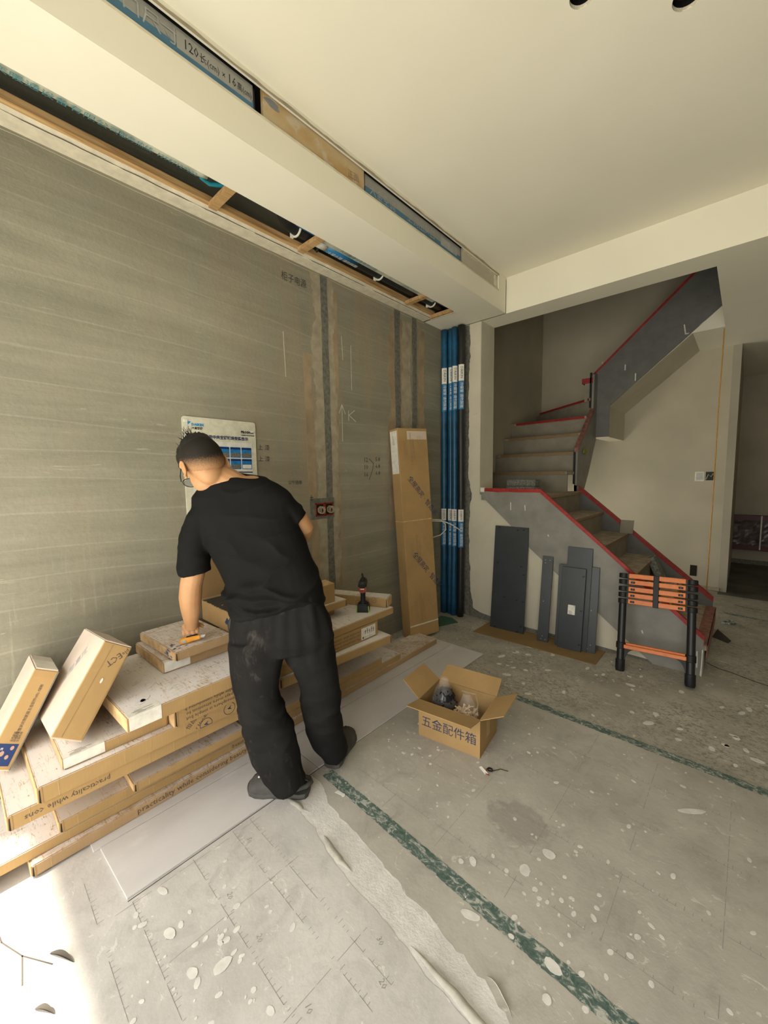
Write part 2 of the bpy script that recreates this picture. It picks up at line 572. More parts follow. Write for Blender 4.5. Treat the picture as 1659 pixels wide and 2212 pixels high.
TMP = bpy.data.scenes.new('tmp_build')
def evaluated(o):
    TMP.collection.objects.link(o)
    TMP.view_layers[0].update()
    dg = TMP.view_layers[0].depsgraph
    dg.update()
    me = bpy.data.meshes.new_from_object(o.evaluated_get(dg))
    TMP.collection.objects.unlink(o)
    return me

def text(parent, name, s, size, o, ux, uy, mat, off=0.0007, align='CENTER', bold=0.0, sx=1.0, world=False, lift=None, spacing=1.0):
    """flat printed lettering laid on a surface: o = origin, ux = reading direction, uy = up direction"""
    cu = bpy.data.curves.new('t', 'FONT')
    cu.body = s
    cu.size = size
    cu.align_x = align
    cu.align_y = 'CENTER'
    cu.offset = bold
    cu.resolution_u = 1
    cu.space_line = spacing
    ob = bpy.data.objects.new('t', cu)
    me = evaluated(ob)
    bpy.data.objects.remove(ob)
    ux, uy = V(ux).normalized(), V(uy).normalized()
    nn = ux.cross(uy) if lift is None else V(lift).normalized()
    o = V(o)
    M = Matrix(((ux.x * sx, uy.x, nn.x, o.x + nn.x * off), (ux.y * sx, uy.y, nn.y, o.y + nn.y * off), (ux.z * sx, uy.z, nn.z, o.z + nn.z * off), (0, 0, 0, 1)))
    if world and parent is not None:
        M = XF[parent.name].inverted() @ M
    me.transform(M)
    return link(name, me, mat, parent)

def stroke(parent, name, pts, w, mat, nrm, world=False, off=0.0008):
    """thin flat pen or chalk strokes; pts is a list of polylines of 3D points"""
    m = MB()
    nrm = V(nrm).normalized()
    for pl in pts:
        pl = [V(p) for p in pl]
        for a, b in zip(pl[:-1], pl[1:]):
            t = (b - a)
            if t.length < 1e-6:
                continue
            sd = nrm.cross(t.normalized()) * w / 2
            e = t.normalized() * w * 0.3
            m.add([a - e - sd + nrm * off, b + e - sd + nrm * off, b + e + sd + nrm * off, a - e + sd + nrm * off], [(0, 1, 2, 3)])
    return m.build(name, mat, parent, world=world)

def frac(seed, x):
    return mnoise.noise(V((x, seed * 13.7, 2.3)))

# ------------------------------------------------------------------ the setting
XW = -2.42          # left wall
ZS, ZC = 3.0, 3.32  # soffit of the dropped beams, main ceiling
YB = 3.667          # face of the back beam, pillar and stair side
YFRONT = -0.85       # wall with the open doorway, behind the camera
XR = 3.2
YFAR = 8.7

# floor
m = MB()
m.box((XW - 0.1, YFRONT - 0.1, -0.2), (XR + 0.1, YFAR + 0.1, 0))
floor = struct(m.build('floor', 'bare_floor'))
m = MB()
m.box((XW, 0.30, 0.0), (0.9, 1.35, 0.0008))
m.build('torn_plaster_strip', 'strip', floor)

def torn(pts, step, amp, seed):
    """polyline with small ragged noise, for torn sheet edges"""
    out = []
    for (a, b) in zip(pts[:-1], pts[1:]):
        a, b = V((*a, 0)), V((*b, 0))
        n = max(1, int((b - a).length / step))
        t = (b - a).normalized()
        s = V((-t.y, t.x, 0))
        for i in range(n):
            p = a.lerp(b, i / n)
            k = 0 if i == 0 else amp * (frac(seed, p.x * 22 + p.y * 17) + 0.6 * frac(seed + 3, p.x * 70 + p.y * 60))
            out.append(p + s * k)
    out.append(V((*pts[-1], 0)))
    return out

near_edge = torn([(-1.475, 1.03), (-1.40, 0.965), (-1.29, 0.965), (-1.16, 0.925), (-1.03, 0.905), (-0.90, 0.90), (-0.74, 0.885), (-0.60, 0.865), (-0.49, 0.86), (-0.30, 0.83), (0.1, 0.78), (0.9, 0.7)], 0.02, 0.010, 1)
poly = near_edge + [V((0.9, YFRONT, 0)), V((XW, YFRONT, 0)), V((XW, 0.9, 0)), V((-1.7, 1.03, 0))]
m = MB()
m.prism(poly, (0, 0, 0.0022))
m.build('floor_sheet', 'sheet_near', floor)
mid_edge = torn([(-1.475, 1.14), (-1.37, 1.095), (-1.25, 1.065), (-1.10, 1.055), (-0.93, 1.03), (-0.76, 1.01), (-0.62, 0.985), (-0.50, 0.975), (-0.42, 0.945), (-0.36, 0.93), (-0.1, 0.9), (0.9, 0.8)], 0.02, 0.012, 5)
poly = list(reversed(mid_edge)) + [V((-1.56, 1.14, 0)), V((-1.56, 2.47, 0)), V((0.9, 2.47, 0))]
m = MB()
m.prism(poly, (0, 0, 0.0022))
m.build('floor_sheet', 'sheet_mid', floor)

def tape_strip(pts, w, seed, z=0.0032):
    vs, fs = [], []
    line = torn(pts, 0.012, 0.0015, seed)
    for i, p in enumerate(line):
        t = (line[min(i + 1, len(line) - 1)] - line[max(0, i - 1)]).normalized()
        s = V((-t.y, t.x, 0))
        vs += [p + s * (w / 2 + 0.004 * frac(seed, i * 0.9)) + V((0, 0, z)), p - s * (w / 2 + 0.004 * frac(seed + 9, i * 0.8)) + V((0, 0, z))]
        if i:
            k = 2 * i
            fs.append((k - 2, k - 1, k + 1, k))
    mm = MB()
    mm.add(vs, fs)
    return mm
tape_strip([(-1.50, 1.205), (-1.1, 1.185), (-0.6, 1.155), (-0.19, 1.135), (0.3, 1.12)], 0.060, 11).build('green_tape', 'green_tape', floor)
tape_strip([(-1.09, 2.495), (-0.5, 2.487), (0.154, 2.475), (0.9, 2.465)], 0.060, 12).build('green_tape', 'green_tape', floor)
tape_strip([(-0.10, 5.50), (0.9, 5.36)], 0.05, 13, 0.002).build('green_tape', 'green_tape', floor)

# printed measuring grid on the sheets
m = MB()
def rule(a, b, tick, every=0.02, z=0.0026, w=0.0016):
    a, b = V((*a, z)), V((*b, z))
    t = (b - a)
    L = t.length
    t.normalize()
    s = V((-t.y, t.x, 0))
    k = 0.0
    while k < L:
        seg = random.uniform(0.03, 0.12)
        if random.random() < 0.72:
            p, q = a + t * k, a + t * min(L, k + seg)
            m.add([p - s * w / 2, q - s * w / 2, q + s * w / 2, p + s * w / 2], [(0, 1, 2, 3)])
        k += seg + random.uniform(0, 0.03)
    if tick:
        i = 0
        while i * every < L:
            if random.random() < 0.8:
                p = a + t * (i * every)
                l = tick * (1.8 if i % 5 == 0 else 1.0)
                m.add([p - t * w / 2, p + t * w / 2, p + t * w / 2 + s * l, p - t * w / 2 + s * l], [(0, 1, 2, 3)])
            i += 1
for y in (-0.05, 0.245, 0.345, 0.555, 0.72, 0.80):
    rule((-1.54 if y > 0.3 else -1.75, y), (-0.5 if y < 0.7 else -0.70, y - 0.02), 0.011)
for x in (-1.54, -1.26, -0.88, -0.60):
    rule((x, 0.02), (x + 0.02, 0.84), 0.0)
for y in (1.33, 1.62, 1.92, 2.20):
    rule((-1.40, y), (0.3, y - 0.03), 0.011, 0.024)
for x in (-1.15, -0.86, -0.56, -0.27, 0.02):
    rule((x, 1.23), (x + 0.01, 2.42), 0.0)
stuff(m.build('printed_grid', 'ink_floor', floor))
for s_, x, y in (('20', -1.10, 0.585), ('20', -0.72, 0.765), ('30', -0.80, 0.84), ('10', -1.33, 0.39), ('10', -1.00, 0.375), ('20', -1.30, 0.585), ('50', -1.45, 0.745), ('10', -0.84, 0.585)):
    text(floor, 'printed_number', s_, 0.026, (x, y, 0.0024), (0.93, -0.36, 0), (0.36, 0.93, 0), 'ink_floor', off=0.0003)

# dried plaster splashes
m = MB()
rs = random.Random(21)
def splash(x, y, r, el=1.0, z=0.0024):
    a = rs.uniform(0, 3.14)
    r *= 0.66
    m.disc((x, y, z), (math.cos(a), math.sin(a), 0), (-math.sin(a), math.cos(a), 0), r * el, r, (0, 0, 0.0012), 12, 0.12, rs.random())
for i in range(44):
    splash(rs.gauss(-0.42, 0.14), rs.gauss(1.33, 0.10), rs.uniform(0.003, 0.013), rs.uniform(1, 1.6))
for i in range(46):
    splash(rs.gauss(-1.22, 0.17), rs.gauss(0.46, 0.13), rs.uniform(0.003, 0.014), rs.uniform(1, 1.9))
for i in range(70):
    splash(rs.uniform(-1.45, 0.2), rs.uniform(1.25, 2.42), rs.uniform(0.003, 0.012), rs.uniform(1, 1.9))
for i in range(60):
    splash(rs.uniform(-1.5, 0.3), rs.uniform(2.55, 3.5), rs.uniform(0.006, 0.028), rs.uniform(1, 2.2), 0.0004)
for (x, y, r, e) in ((-0.545, 1.375, 0.030, 1.2), (-0.50, 1.50, 0.028, 1.4), (-0.71, 1.275, 0.020, 1.5), (-0.745, 1.245, 0.016, 1), (-0.62, 1.10, 0.024, 2.0), (-1.50, 0.43, 0.016, 2.2), (-1.335, 0.395, 0.022, 1.6), (-1.12, 0.47, 0.026, 1.7), (-0.10, 2.12, 0.022, 4.0), (-1.17, 0.40, 0.020, 1.5), (-0.36, 1.14, 0.026, 1.6), (-0.345, 1.05, 0.018, 1.2), (-1.33, 1.16, 0.012, 1.3)):
    splash(x, y, r, e, 0.0036)
stuff(m.build('plaster_splashes', 'splash', floor))
# long torn flaps of the sheet, curled up along the tear
def curl(pts, w, rise, seed, flip=1):
    vs, fs = [], []
    line = torn(pts, 0.015, 0.003, seed)
    n = len(line)
    for i, p in enumerate(line):
        t = (line[min(i + 1, n - 1)] - line[max(0, i - 1)]).normalized()
        s = V((-t.y, t.x, 0)) * flip
        k = math.sin(pi * min(1, max(0, i / (n - 1)))) ** 0.7
        for j in range(5):
            a = j / 4
            vs.append(p - s * (w * (1 - a) * k) + V((0, 0, 0.003 + rise * k * math.sin(a * 2.0) * (1 + 0.2 * frac(seed, i * .4)))) + s * (0.02 * k * max(0, a - 0.6)))
    for i in range(n - 1):
        for j in range(4):
            a = i * 5 + j
            fs.append((a, a + 1, a + 6, a + 5))
    mm = MB()
    mm.add(vs, fs)
    return mm
curl([(-1.235, 0.965), (-1.16, 0.925), (-1.09, 0.915), (-1.03, 0.935)], 0.035, 0.022, 31, -1).build('torn_flap', 'paper', floor, smooth=True)
curl([(-0.72, 0.895), (-0.62, 0.875), (-0.53, 0.865), (-0.42, 0.85), (-0.2, 0.82)], 0.035, 0.028, 32, -1).build('torn_flap', 'paper', floor, smooth=True)
curl([(-1.52, 0.975), (-1.46, 0.965), (-1.40, 0.972), (-1.37, 1.0)], 0.030, 0.016, 33, -1).build('torn_flap', 'paper', floor, smooth=True)
curl([(-0.50, 0.985), (-0.44, 0.955), (-0.40, 0.945)], -0.022, 0.016, 34).build('torn_flap', 'paper', floor, smooth=True)

# crack lines and debris on the far floor
stroke(floor, 'floor_crack', [[(-0.16, 3.95, 0), (-0.08, 3.88, 0), (0.0, 3.86, 0), (0.12, 3.80, 0), (0.4, 3.72, 0)], [(-0.02, 5.9, 0), (0.1, 5.85, 0), (0.3, 5.86, 0)]], 0.014, 'ink_soft', (0, 0, 1))
stroke(floor, 'floor_crack', [[(-2.06, -0.02, 0.0026), (-1.98, -0.03, 0.0026), (-1.9, 0.0, 0.0026), (-1.72, 0.02, 0.0026), (-1.62, 0.06, 0.0026), (-1.52, 0.05, 0.0026)], [(-1.62, 0.06, 0.0026), (-1.52, 0.12, 0.0026)]], 0.004, 'dead_leaf', (0, 0, 1))

# left wall, with cement-filled chases and the socket niche
m = MB()
m.box((XW - 0.2, YFRONT - 0.1, 0), (XW, 3.93, 3.6))
wall_left = struct(m.build('wall_left', 'concrete'))
def chase(y0, y1, z0, z1, w, mat, t, seed, lean=0.0, name='cement_chase'):
    vs, fs = [], []
    n = max(2, int((z1 - z0) / 0.012))
    for i in range(n + 1):
        z = z0 + (z1 - z0) * i / n
        yc = y0 + (y1 - y0) * i / n
        k_ = 1.8 if name == 'plaster_smear' else 1.0
        a = w / 2 * (1 + k_ * (0.22 * frac(seed, z * 4) + 0.10 * frac(seed + 1, z * 22) + 0.06 * frac(seed + 5, z * 60)))
        b = w / 2 * (1 + k_ * (0.22 * frac(seed + 2, z * 4) + 0.10 * frac(seed + 3, z * 22) + 0.06 * frac(seed + 6, z * 60)))
        vs += [(XW - 0.01, yc - a, z), (XW + t, yc - a, z), (XW + t, yc + b, z), (XW - 0.01, yc + b, z)]
    for i in range(n):
        k = 4 * i
        for j in range(3):
            fs.append((k + j, k + j + 1, k + 5 + j, k + 4 + j))
    mm = MB()
    mm.add(vs, fs)
    return mm.build(name, mat, wall_left)
chase(2.03, 2.02, 0.60, 2.98, 0.20, 'chase_smear', 0.0014, 41, name='plaster_smear')
chase(2.10, 2.11, 0.60, 2.90, 0.09, 'chase_smear_red', 0.0008, 42, name='plaster_smear')
chase(1.90, 1.86, 0.62, 2.40, 0.07, 'chase_smear_red', 0.0008, 43, name='plaster_smear')
chase(2.045, 2.03, 0.60, 2.99, 0.062, 'chase_cement', 0.0032, 44)
chase(2.88, 2.89, 1.0, 2.93, 0.26, 'chase_smear_red', 0.0008, 45, name='plaster_smear')
chase(3.02, 3.02, 0.9, 2.93, 0.13, 'chase_smear', 0.0014, 46, name='plaster_smear')
chase(2.89, 2.88, 0.9, 2.99, 0.078, 'chase_cement', 0.0032, 47)
chase(3.135, 3.135, 0.9, 2.99, 0.070, 'chase_cement', 0.0032, 48)
chase(3.25, 3.25, 0.1, 2.9, 0.09, 'chase_smear_red', 0.0010, 49, name='plaster_smear')
# socket niche
m = MB()
m.box((XW - 0.002, 1.845, 1.175), (XW + 0.004, 2.085, 1.335))
m.build('socket_patch', 'chase_cement', wall_left, bevel=0.004)
for i, y in enumerate((1.895, 1.985)):
    m = MB()
    for a, b in (((XW, y, 1.198), (XW + 0.010, y + 0.006, 1.298)), ((XW, y + 0.076, 1.198), (XW + 0.010, y + 0.082, 1.298)), ((XW, y, 1.198), (XW + 0.010, y + 0.082, 1.206)), ((XW, y, 1.290), (XW + 0.010, y + 0.082, 1.298))):
        m.box(a, b)
    bx = m.build('socket_box', 'red_box', wall_left)
    m = MB()
    m.box((XW + 0.003, y + 0.006, 1.206), (XW + 0.0055, y + 0.076, 1.290))
    m.build('box_recess', 'dark_gap', bx)
    pts = [(XW + 0.012 + 0.0016 * t, y + 0.040 + 0.030 * math.cos(t * 0.9) * (1 - 0.012 * t), 1.246 + 0.028 * math.sin(t * 0.9)) for t in range(0, 26)]
    m = MB()
    m.tube(pts, 0.0022, 6)
    m.build('coiled_wire', 'copper', bx, smooth=True)
# handwriting and chalk marks
text(wall_left, 'handwriting', '柜子电源', 0.062, (XW, 1.765, 2.872), (0, 1, 0.01), (0, 0, 1), 'pen', off=0.0016, sx=0.85)
def yz(*p):
    return [(XW, a, b) for a, b in p]
stroke(wall_left, 'chalk_mark', [yz((2.19, 2.06), (2.19, 1.78)), yz((2.16, 2.00), (2.19, 2.07), (2.225, 2.00)), yz((2.26, 2.03), (2.26, 1.95)), yz((2.33, 2.04), (2.265, 1.995), (2.34, 1.95)), yz((2.20, 2.60), (2.21, 2.42)), yz((2.30, 2.55), (2.30, 2.2)), yz((1.66, 2.50), (1.67, 2.2))], 0.005, 'chalk', (1, 0, 0), off=0.001)
text(wall_left, 'handwriting', '12\n10\n16', 0.055, (XW, 2.45, 1.575), (0, 1, 0), (0, 0, 1), 'pen', off=0.0016, spacing=1.15)
text(wall_left, 'handwriting', '5.8\n6.8\n6.8', 0.050, (XW, 2.60, 1.585), (0, 1, 0), (0, 0, 1), 'pen', off=0.0016, spacing=1.2)
stroke(wall_left, 'handwriting', [yz((2.49, 1.65), (2.545, 1.61), (2.535, 1.56), (2.49, 1.47))], 0.005, 'pen', (1, 0, 0), off=0.0016)
text(wall_left, 'handwriting', '上 漆\n上 漆', 0.040, (XW, 1.475, 1.66), (0, 1, 0), (0, 0, 1), 'pen', off=0.0016, spacing=1.9)
text(wall_left, 'handwriting', '公牛插座', 0.030, (XW, 1.72, 1.46), (0, 1, 0), (0, 0, 1), 'pen', off=0.0016)
stroke(wall_left, 'handwriting', [yz((1.845, 1.345), (1.875, 1.345)), yz((1.86, 1.36), (1.86, 1.325))], 0.004, 'ink', (1, 0, 0), off=0.005)

# other walls: doorway wall behind the camera, right wall, corridor
m = MB()
m.box((XW - 0.2, YFRONT - 0.2, 0), (-2.3, YFRONT, 3.6))
m.box((1.3, YFRONT - 0.2, 0), (XR + 0.2, YFRONT, 3.6))
m.box((-2.3, YFRONT - 0.2, 2.45), (1.3, YFRONT, 3.6))
struct(m.build('wall_front', 'concrete'))
m = MB()
m.box((XR, YFRONT, 0), (XR + 0.2, YFAR, 3.6))
struct(m.build('wall_right', 'concrete'))
m = MB()
m.box((-0.185, 6.45, 0), (-0.085 - 0.02, YFAR, 3.0))
m.box((XW - 0.2, YFAR, 0), (XR + 0.2, YFAR + 0.2, 3.6))
wall_far = struct(m.build('wall_far', flat('plaster_dimmed', (0.38, 0.345, 0.275), 0.8, scale=1.5)))  # plaster greyed to dim the far corridor, shade put into its colour
# wall with the switches behind the stair
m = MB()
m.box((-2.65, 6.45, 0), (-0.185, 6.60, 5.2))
wall_back = struct(m.build('wall_back', 'wallwhite_shaded'))
m = MB()
m.box((-0.48, 6.446, 1.385), (-0.385, 6.452, 1.505))
pl = m.build('switch_plate', 'white_plastic', wall_back, bevel=0.002)
m = MB()
m.box((-0.465, 6.443, 1.40), (-0.40, 6.447, 1.49))
m.build('switch_mark', 'grey_plastic', pl)
m = MB()
m.box((-0.372, 6.444, 1.395), (-0.285, 6.452, 1.500))
op = m.build('open_switch_box', 'black', wall_back, bevel=0.002)
m = MB()
m.tube([(-0.365, 6.44, 1.41), (-0.345, 6.43, 1.47), (-0.32, 6.44, 1.44), (-0.30, 6.43, 1.48)], 0.004, 6)
m.build('wire_end', 'copper', op)
m = MB()
m.box((-0.475, 6.446, 0.16), (-0.405, 6.452, 0.30))
m.build('open_socket_box', 'dark_gap', wall_back)
m = MB()
m.box((-0.60, 6.43, 0.0), (-0.165, 6.47, 0.05))
m.build('unpainted_base', 'chase_smear', wall_back, bevel=0.01)

# ceilings
def holed_plate(name, outer, holes, z, thick, mat):
    cu = bpy.data.curves.new('c', 'CURVE')
    cu.dimensions = '2D'
    cu.fill_mode = 'BOTH'
    cu.extrude = thick / 2
    for ring in [outer] + holes:
        sp = cu.splines.new('POLY')
        sp.points.add(len(ring) - 1)
        for q, p in zip(sp.points, ring):
            q.co = (p[0], p[1], 0, 1)
        sp.use_cyclic_u = True
    ob = bpy.data.objects.new('c', cu)
    me = evaluated(ob)
    bpy.data.objects.remove(ob)
    me.transform(Matrix.Translation((0, 0, z)))
    return link(name, me, mat)
XB = -1.745
DL = [(-0.558, 1.785, 0.045), (-0.257, 2.065, 0.052)]
rings = [[(x + r * math.cos(2 * pi * k / 28), y + r * math.sin(2 * pi * k / 28)) for k in range(28)] for x, y, r in DL]
ceiling = struct(holed_plate('ceiling', [(XB - 0.02, YFRONT), (XR, YFRONT), (XR, YB + 0.02), (XB - 0.02, YB + 0.02)], rings, ZC + 0.006, 0.012, 'paint'))
for (x, y, r) in DL:
    m = MB()
    m.rings([[(x + rr * math.cos(2 * pi * k / 28), y + rr * math.sin(2 * pi * k / 28), z) for k in range(28)] for rr, z in ((r * 1.01, ZC + 0.012), (r * 1.25, ZC + 0.05), (r * 1.25, ZC + 0.12))], cap=False)
    m.disc((x, y, ZC + 0.12), (1, 0, 0), (0, 1, 0), r * 1.3, r * 1.3, (0, 0, 0.004))
    m.build('downlight_hole', 'black', ceiling)
    m = MB()
    m.rings([[(x + rr * math.cos(2 * pi * k / 28) * (1 + 0.04 * frac(3, k)), y + rr * math.sin(2 * pi * k / 28) * (1 + 0.04 * frac(3, k)), z) for k in range(28)] for rr, z in ((r * 1.0, ZC - 0.0005), (r * 0.99, ZC + 0.014))], cap=False)
    m.build('cut_edge', 'gypsum_edge', ceiling)
m = MB()
m.box((XW - 0.2, YFRONT - 0.2, 3.60), (XR + 0.2, YB + 0.1, 3.7))
struct(m.build('ceiling_slab', 'concrete'))

# dropped beam along the left wall: soffit board, wall strip, fascia with the air outlet slot
m = MB()
m.box((-2.07, YFRONT, ZS), (XB - 0.012, YB, ZS + 0.022))
m.box((-2.42, 3.285, ZS), (-2.07, YB, ZS + 0.022))
m.box((-2.42, YB - 0.01, ZS), (XB, 3.93, ZS + 0.30))
beam = struct(m.build('ceiling_beam', 'paint'))
m = MB()
m.box((XB - 0.012, YFRONT, ZS), (XB, YB, 3.165))
m.box((XB - 0.012, YFRONT, 3.290), (XB, 3.52, ZC))
m.box((XB - 0.012, 3.515, 3.165), (XB, YB, ZC))
m.build('beam_fascia', 'paint', beam)
# rough unpainted lip over the slot
vs, fs = [], []
n = 150
for i in range(n + 1):
    y = -0.6 + (3.52 + 0.6) * i / n
    z = 3.302 + 0.007 * frac(51, y * 6) + 0.004 * frac(52, y * 30)
    vs += [(XB + 0.0015, y, 3.287), (XB + 0.0015, y, z)]
    if i:
        k = 2 * i
        fs.append((k - 2, k, k + 1, k - 1))
m = MB()
m.add(vs, fs)
m.build('rough_lip', 'chase_smear', beam)
m = MB()
m.box((XB - 0.013, 0.2, 3.156), (XB + 0.001, 3.52, 3.167))
m.build('slot_edge', 'gypsum_edge', beam)
# outlet contents: two film-covered air units, boards between
def air_unit(y0, y1, label):
    t = thing('air_conditioner', label, 'air conditioner', (XB - 0.30, (y0 + y1) / 2, 3.10))
    m = MB()
    m.box((XB - 0.45, y0, 3.10), (XB - 0.040, y1, 3.31))
    m.build('casing', 'poster_grey', t, world=True)
    fr = MB()
    for a, b in (((XB - 0.040, y0, 3.10), (XB - 0.028, y1, 3.172)), ((XB - 0.040, y0, 3.285), (XB - 0.028, y1, 3.31)), ((XB - 0.040, y1 - 0.02, 3.10), (XB - 0.028, y1, 3.31)), ((XB - 0.040, y0, 3.10), (XB - 0.028, y0 + 0.02, 3.31))):
        fr.box(a, b)
    fr.build('outlet_frame', 'black', t, world=True)
    m = MB()
    m.box((XB - 0.034, y0 + 0.012, 3.10), (XB - 0.022, y1 - 0.012, 3.222))
    m.build('blue_film', 'film_blue', t, world=True)
    m = MB()
    m.box((XB - 0.034, y0 + 0.012, 3.222), (XB - 0.024, y1 - 0.012, 3.288))
    m.build('grey_film', 'film_grey', t, world=True)
    return t
u1 = air_unit(-0.55, 1.105, 'air conditioner under blue film marked 120 by 16, nearest the camera')
m = MB()
m.box((XB - 0.023, 0.76, 3.208), (XB - 0.021, 1.085, 3.275))
m.build('size_label', 'film_grey', u1, world=True, bevel=0.0008)
text(u1, 'handwriting', '120', 0.052, (XB - 0.021, 0.815, 3.240), (0, 1, 0), (0, 0, 1), 'ink', off=0.0008, world=True, sx=0.8)
text(u1, 'lettering', '长(cm) ×', 0.038, (XB - 0.021, 0.905, 3.235), (0, 1, 0), (0, 0, 1), 'ink', off=0.0008, world=True, sx=0.8)
text(u1, 'handwriting', '16', 0.052, (XB - 0.021, 0.99, 3.238), (0, 1, 0), (0, 0, 1), 'ink', off=0.0008, world=True, sx=0.8)
text(u1, 'lettering', '高(cm)', 0.036, (XB - 0.021, 1.05, 3.235), (0, 1, 0), (0, 0, 1), 'ink', off=0.0008, world=True, sx=0.7)
text(u1, 'lettering', '检修口尺寸', 0.070, (XB - 0.022, 0.60, 3.235), (0, 1, 0), (0, 0, 1), 'film_text', off=0.0008, world=True)
u2 = air_unit(1.812, 2.905, 'air conditioner under blue film beside the white plaster panel')
text(u2, 'lettering', '大金空调', 0.060, (XB - 0.022, 1.98, 3.215), (0, 1, 0), (0, 0, 1), 'film_text', off=0.0009, world=True)
text(u2, 'lettering', '空调出风口', 0.066, (XB - 0.022, 2.38, 3.225), (0, 1, 0), (0, 0, 1), 'film_text', off=0.0009, world=True)
m = MB()
m.box((XB - 0.023, 2.62, 3.205), (XB - 0.021, 2.84, 3.262))
m.build('size_label', 'film_text', u2, world=True, bevel=0.0008)
m = MB()
m.box((XB - 0.035, 1.140, 3.10), (XB - 0.016, 1.808, 3.31))
bd = m.build('wooden_board', 'board', beam)
text(beam, 'handwriting', '正面', 0.045, (XB - 0.016, 1.72, 3.215), (0, 1, 0.1), (0, -0.1, 1), 'ink_faint', off=0.001)
m = MB()
m.disc((XB - 0.016, 1.19, 3.265), (0, 1, 0), (0, 0, 1), 0.045, 0.016, (0.001, 0, 0), 14, 0.3, 5)
m.build('blue_smudge', flat('smudge', (0.20, 0.21, 0.22), 0.7), beam)
m = MB()
m.box((XB - 0.05, 2.935, 3.10), (XB - 0.030, 3.50, 3.31))
m.build('plaster_panel', 'wallwhite', beam)
m = MB()
m.box((XB - 0.032, 3.475, 3.10), (XB - 0.012, 3.517, 3.31))
m.box((XB - 0.032, 2.935, 3.285), (XB - 0.012, 3.517, 3.31))
m.build('panel_rim', 'gypsum_edge', beam)
m = MB()
m.box((XB - 0.50, YFRONT, 3.335), (XB - 0.02, YB, 3.345))
m.build('slot_backing', 'black', beam)
# strip along the wall and its batten
vs, fs = [], []
n = 180
for i in range(n + 1):
    y = YFRONT + (3.30 - YFRONT) * i / n
    e = 0.006 * frac(61, y * 5) + 0.008 * max(0, frac(62, y * 13)) ** 2
    e2 = 0.004 * frac(63, y * 9)
    vs += [(XW - 0.01, y, ZS - 0.0 - 0.0), (-2.335 + e2 * 0.5, y, ZS), (-2.328 + e2, y, ZS + 0.011), (-2.318 + e2 * .6, y, ZS + 0.024), (XW - 0.01, y, ZS + 0.024), (XW + 0.001, y, ZS - 0.016 - e)]
    if i:
        k = 6 * i
        for j in range(6):
            fs.append((k - 6 + j, k - 6 + (j + 1) % 6, k + (j + 1) % 6, k + j))
m = MB()
m.add(vs, fs)
m.build('wall_strip_board', 'gypsum_edge', beam)
stroke(beam, 'board_joint', [[(-2.330 + 0.004 * frac(64, y * 11), y, ZS + 0.0068) for y in np.linspace(-1.0, 3.28, 120)]], 0.004, 'ink_soft', (0.6, 0, -0.8))
m = MB()
m.box((-2.325, YFRONT, ZS + 0.024), (-2.285, 3.285, ZS + 0.058))
m.build('wooden_batten', 'wood', beam)
m = MB()
m.box((-2.325, 3.262, ZS - 0.002), (-2.075, 3.30, ZS + 0.030))
m.build('wooden_batten', 'wood', beam)
m = MB()
m.box((-2.33, 3.288, ZS - 0.004), (-2.07, 3.304, ZS + 0.001))
m.build('board_end', 'gypsum_edge', beam)
for y in (1.115, 1.715, 2.85):
    m = MB()
    m.box((-2.30, y, ZS + 0.002), (-2.072, y + 0.045, ZS + 0.030))
    m.build('wooden_batten', 'wood', beam)

# pipes and cables in the open ceiling slot
def arcpts(f, n=20):
    return [f(i / (n - 1)) for i in range(n)]
t = thing('insulated_pipe', 'black insulated pipe clipped inside the open ceiling slot', 'pipe', (-2.14, 2.3, 3.14))
m = MB()
m.tube([(-1.98, 1.50, 3.09), (-2.06, 1.49, 3.085), (-2.145, 1.50, 3.08), (-2.19, 1.55, 3.078), (-2.205, 1.62, 3.078), (-2.205, 2.2, 3.078), (-2.20, 3.6, 3.078)], 0.042, 14)
m.build('foam_sleeve', 'black_rubber', t, world=True, smooth=True)
for y in (1.64, 2.42, 3.12):
    m = MB()
    m.tube([(-2.205 + 0.047 * math.cos(a), y, 3.078 + 0.047 * math.sin(a)) for a in np.linspace(-2.6, 2.4, 16)], 0.007, 6)
    m.box((-2.262, y - 0.010, 3.040), (-2.245, y + 0.010, 3.075))
    c = m.build('pipe_clamp', 'white_plastic', t, world=True)
m = MB()
m.tube([(-2.205, 1.79, 3.078), (-2.205, 1.88, 3.078)], 0.0435, 14)
m.build('label_band', 'label_white', t, world=True, smooth=True)
m = MB()
m.tube([(-2.205, 1.88, 3.078), (-2.205, 2.16, 3.078)], 0.0437, 14)
m.build('label_band', 'label_blue', t, world=True, smooth=True)
text(t, 'lettering', '冷凝水管 请勿踩蹋', 0.034, (-2.205, 2.03, 3.0335), (0, 1, 0), (1, 0, 0), 'label_white', world=True, lift=(0, 0, -1), off=0.0015)
t = thing('insulated_pipe', 'blue wrapped pipe above the slot edge beside the black insulated one', 'pipe', (-2.05, 2.4, 3.10))
m = MB()
m.tube([(-2.132, 1.60, 3.075), (-2.132, 2.2, 3.07), (-2.132, 3.6, 3.07)], 0.030, 12)
m.build('foam_sleeve', 'pipe_blue', t, world=True, smooth=True)
m = MB()
m.obox((-2.152, 1.80, 3.034), (0.0, 1.25, 0), (0.046, 0, -0.002), (0, 0, 0.004))
w_ = m.build('wrap_band', 'pale_wrap', t, world=True)
text(t, 'lettering', '天奕暖通设备有限公司', 0.036, (-2.129, 2.12, 3.0325), (0, 1, 0), (1, 0, 0), 'wrap_text', world=True, lift=(0, 0, -1), off=0.002)
text(t, 'lettering', '13587129222', 0.036, (-2.129, 2.72, 3.0325), (0, 1, 0), (1, 0, 0), 'wrap_text', world=True, lift=(0, 0, -1), off=0.002)
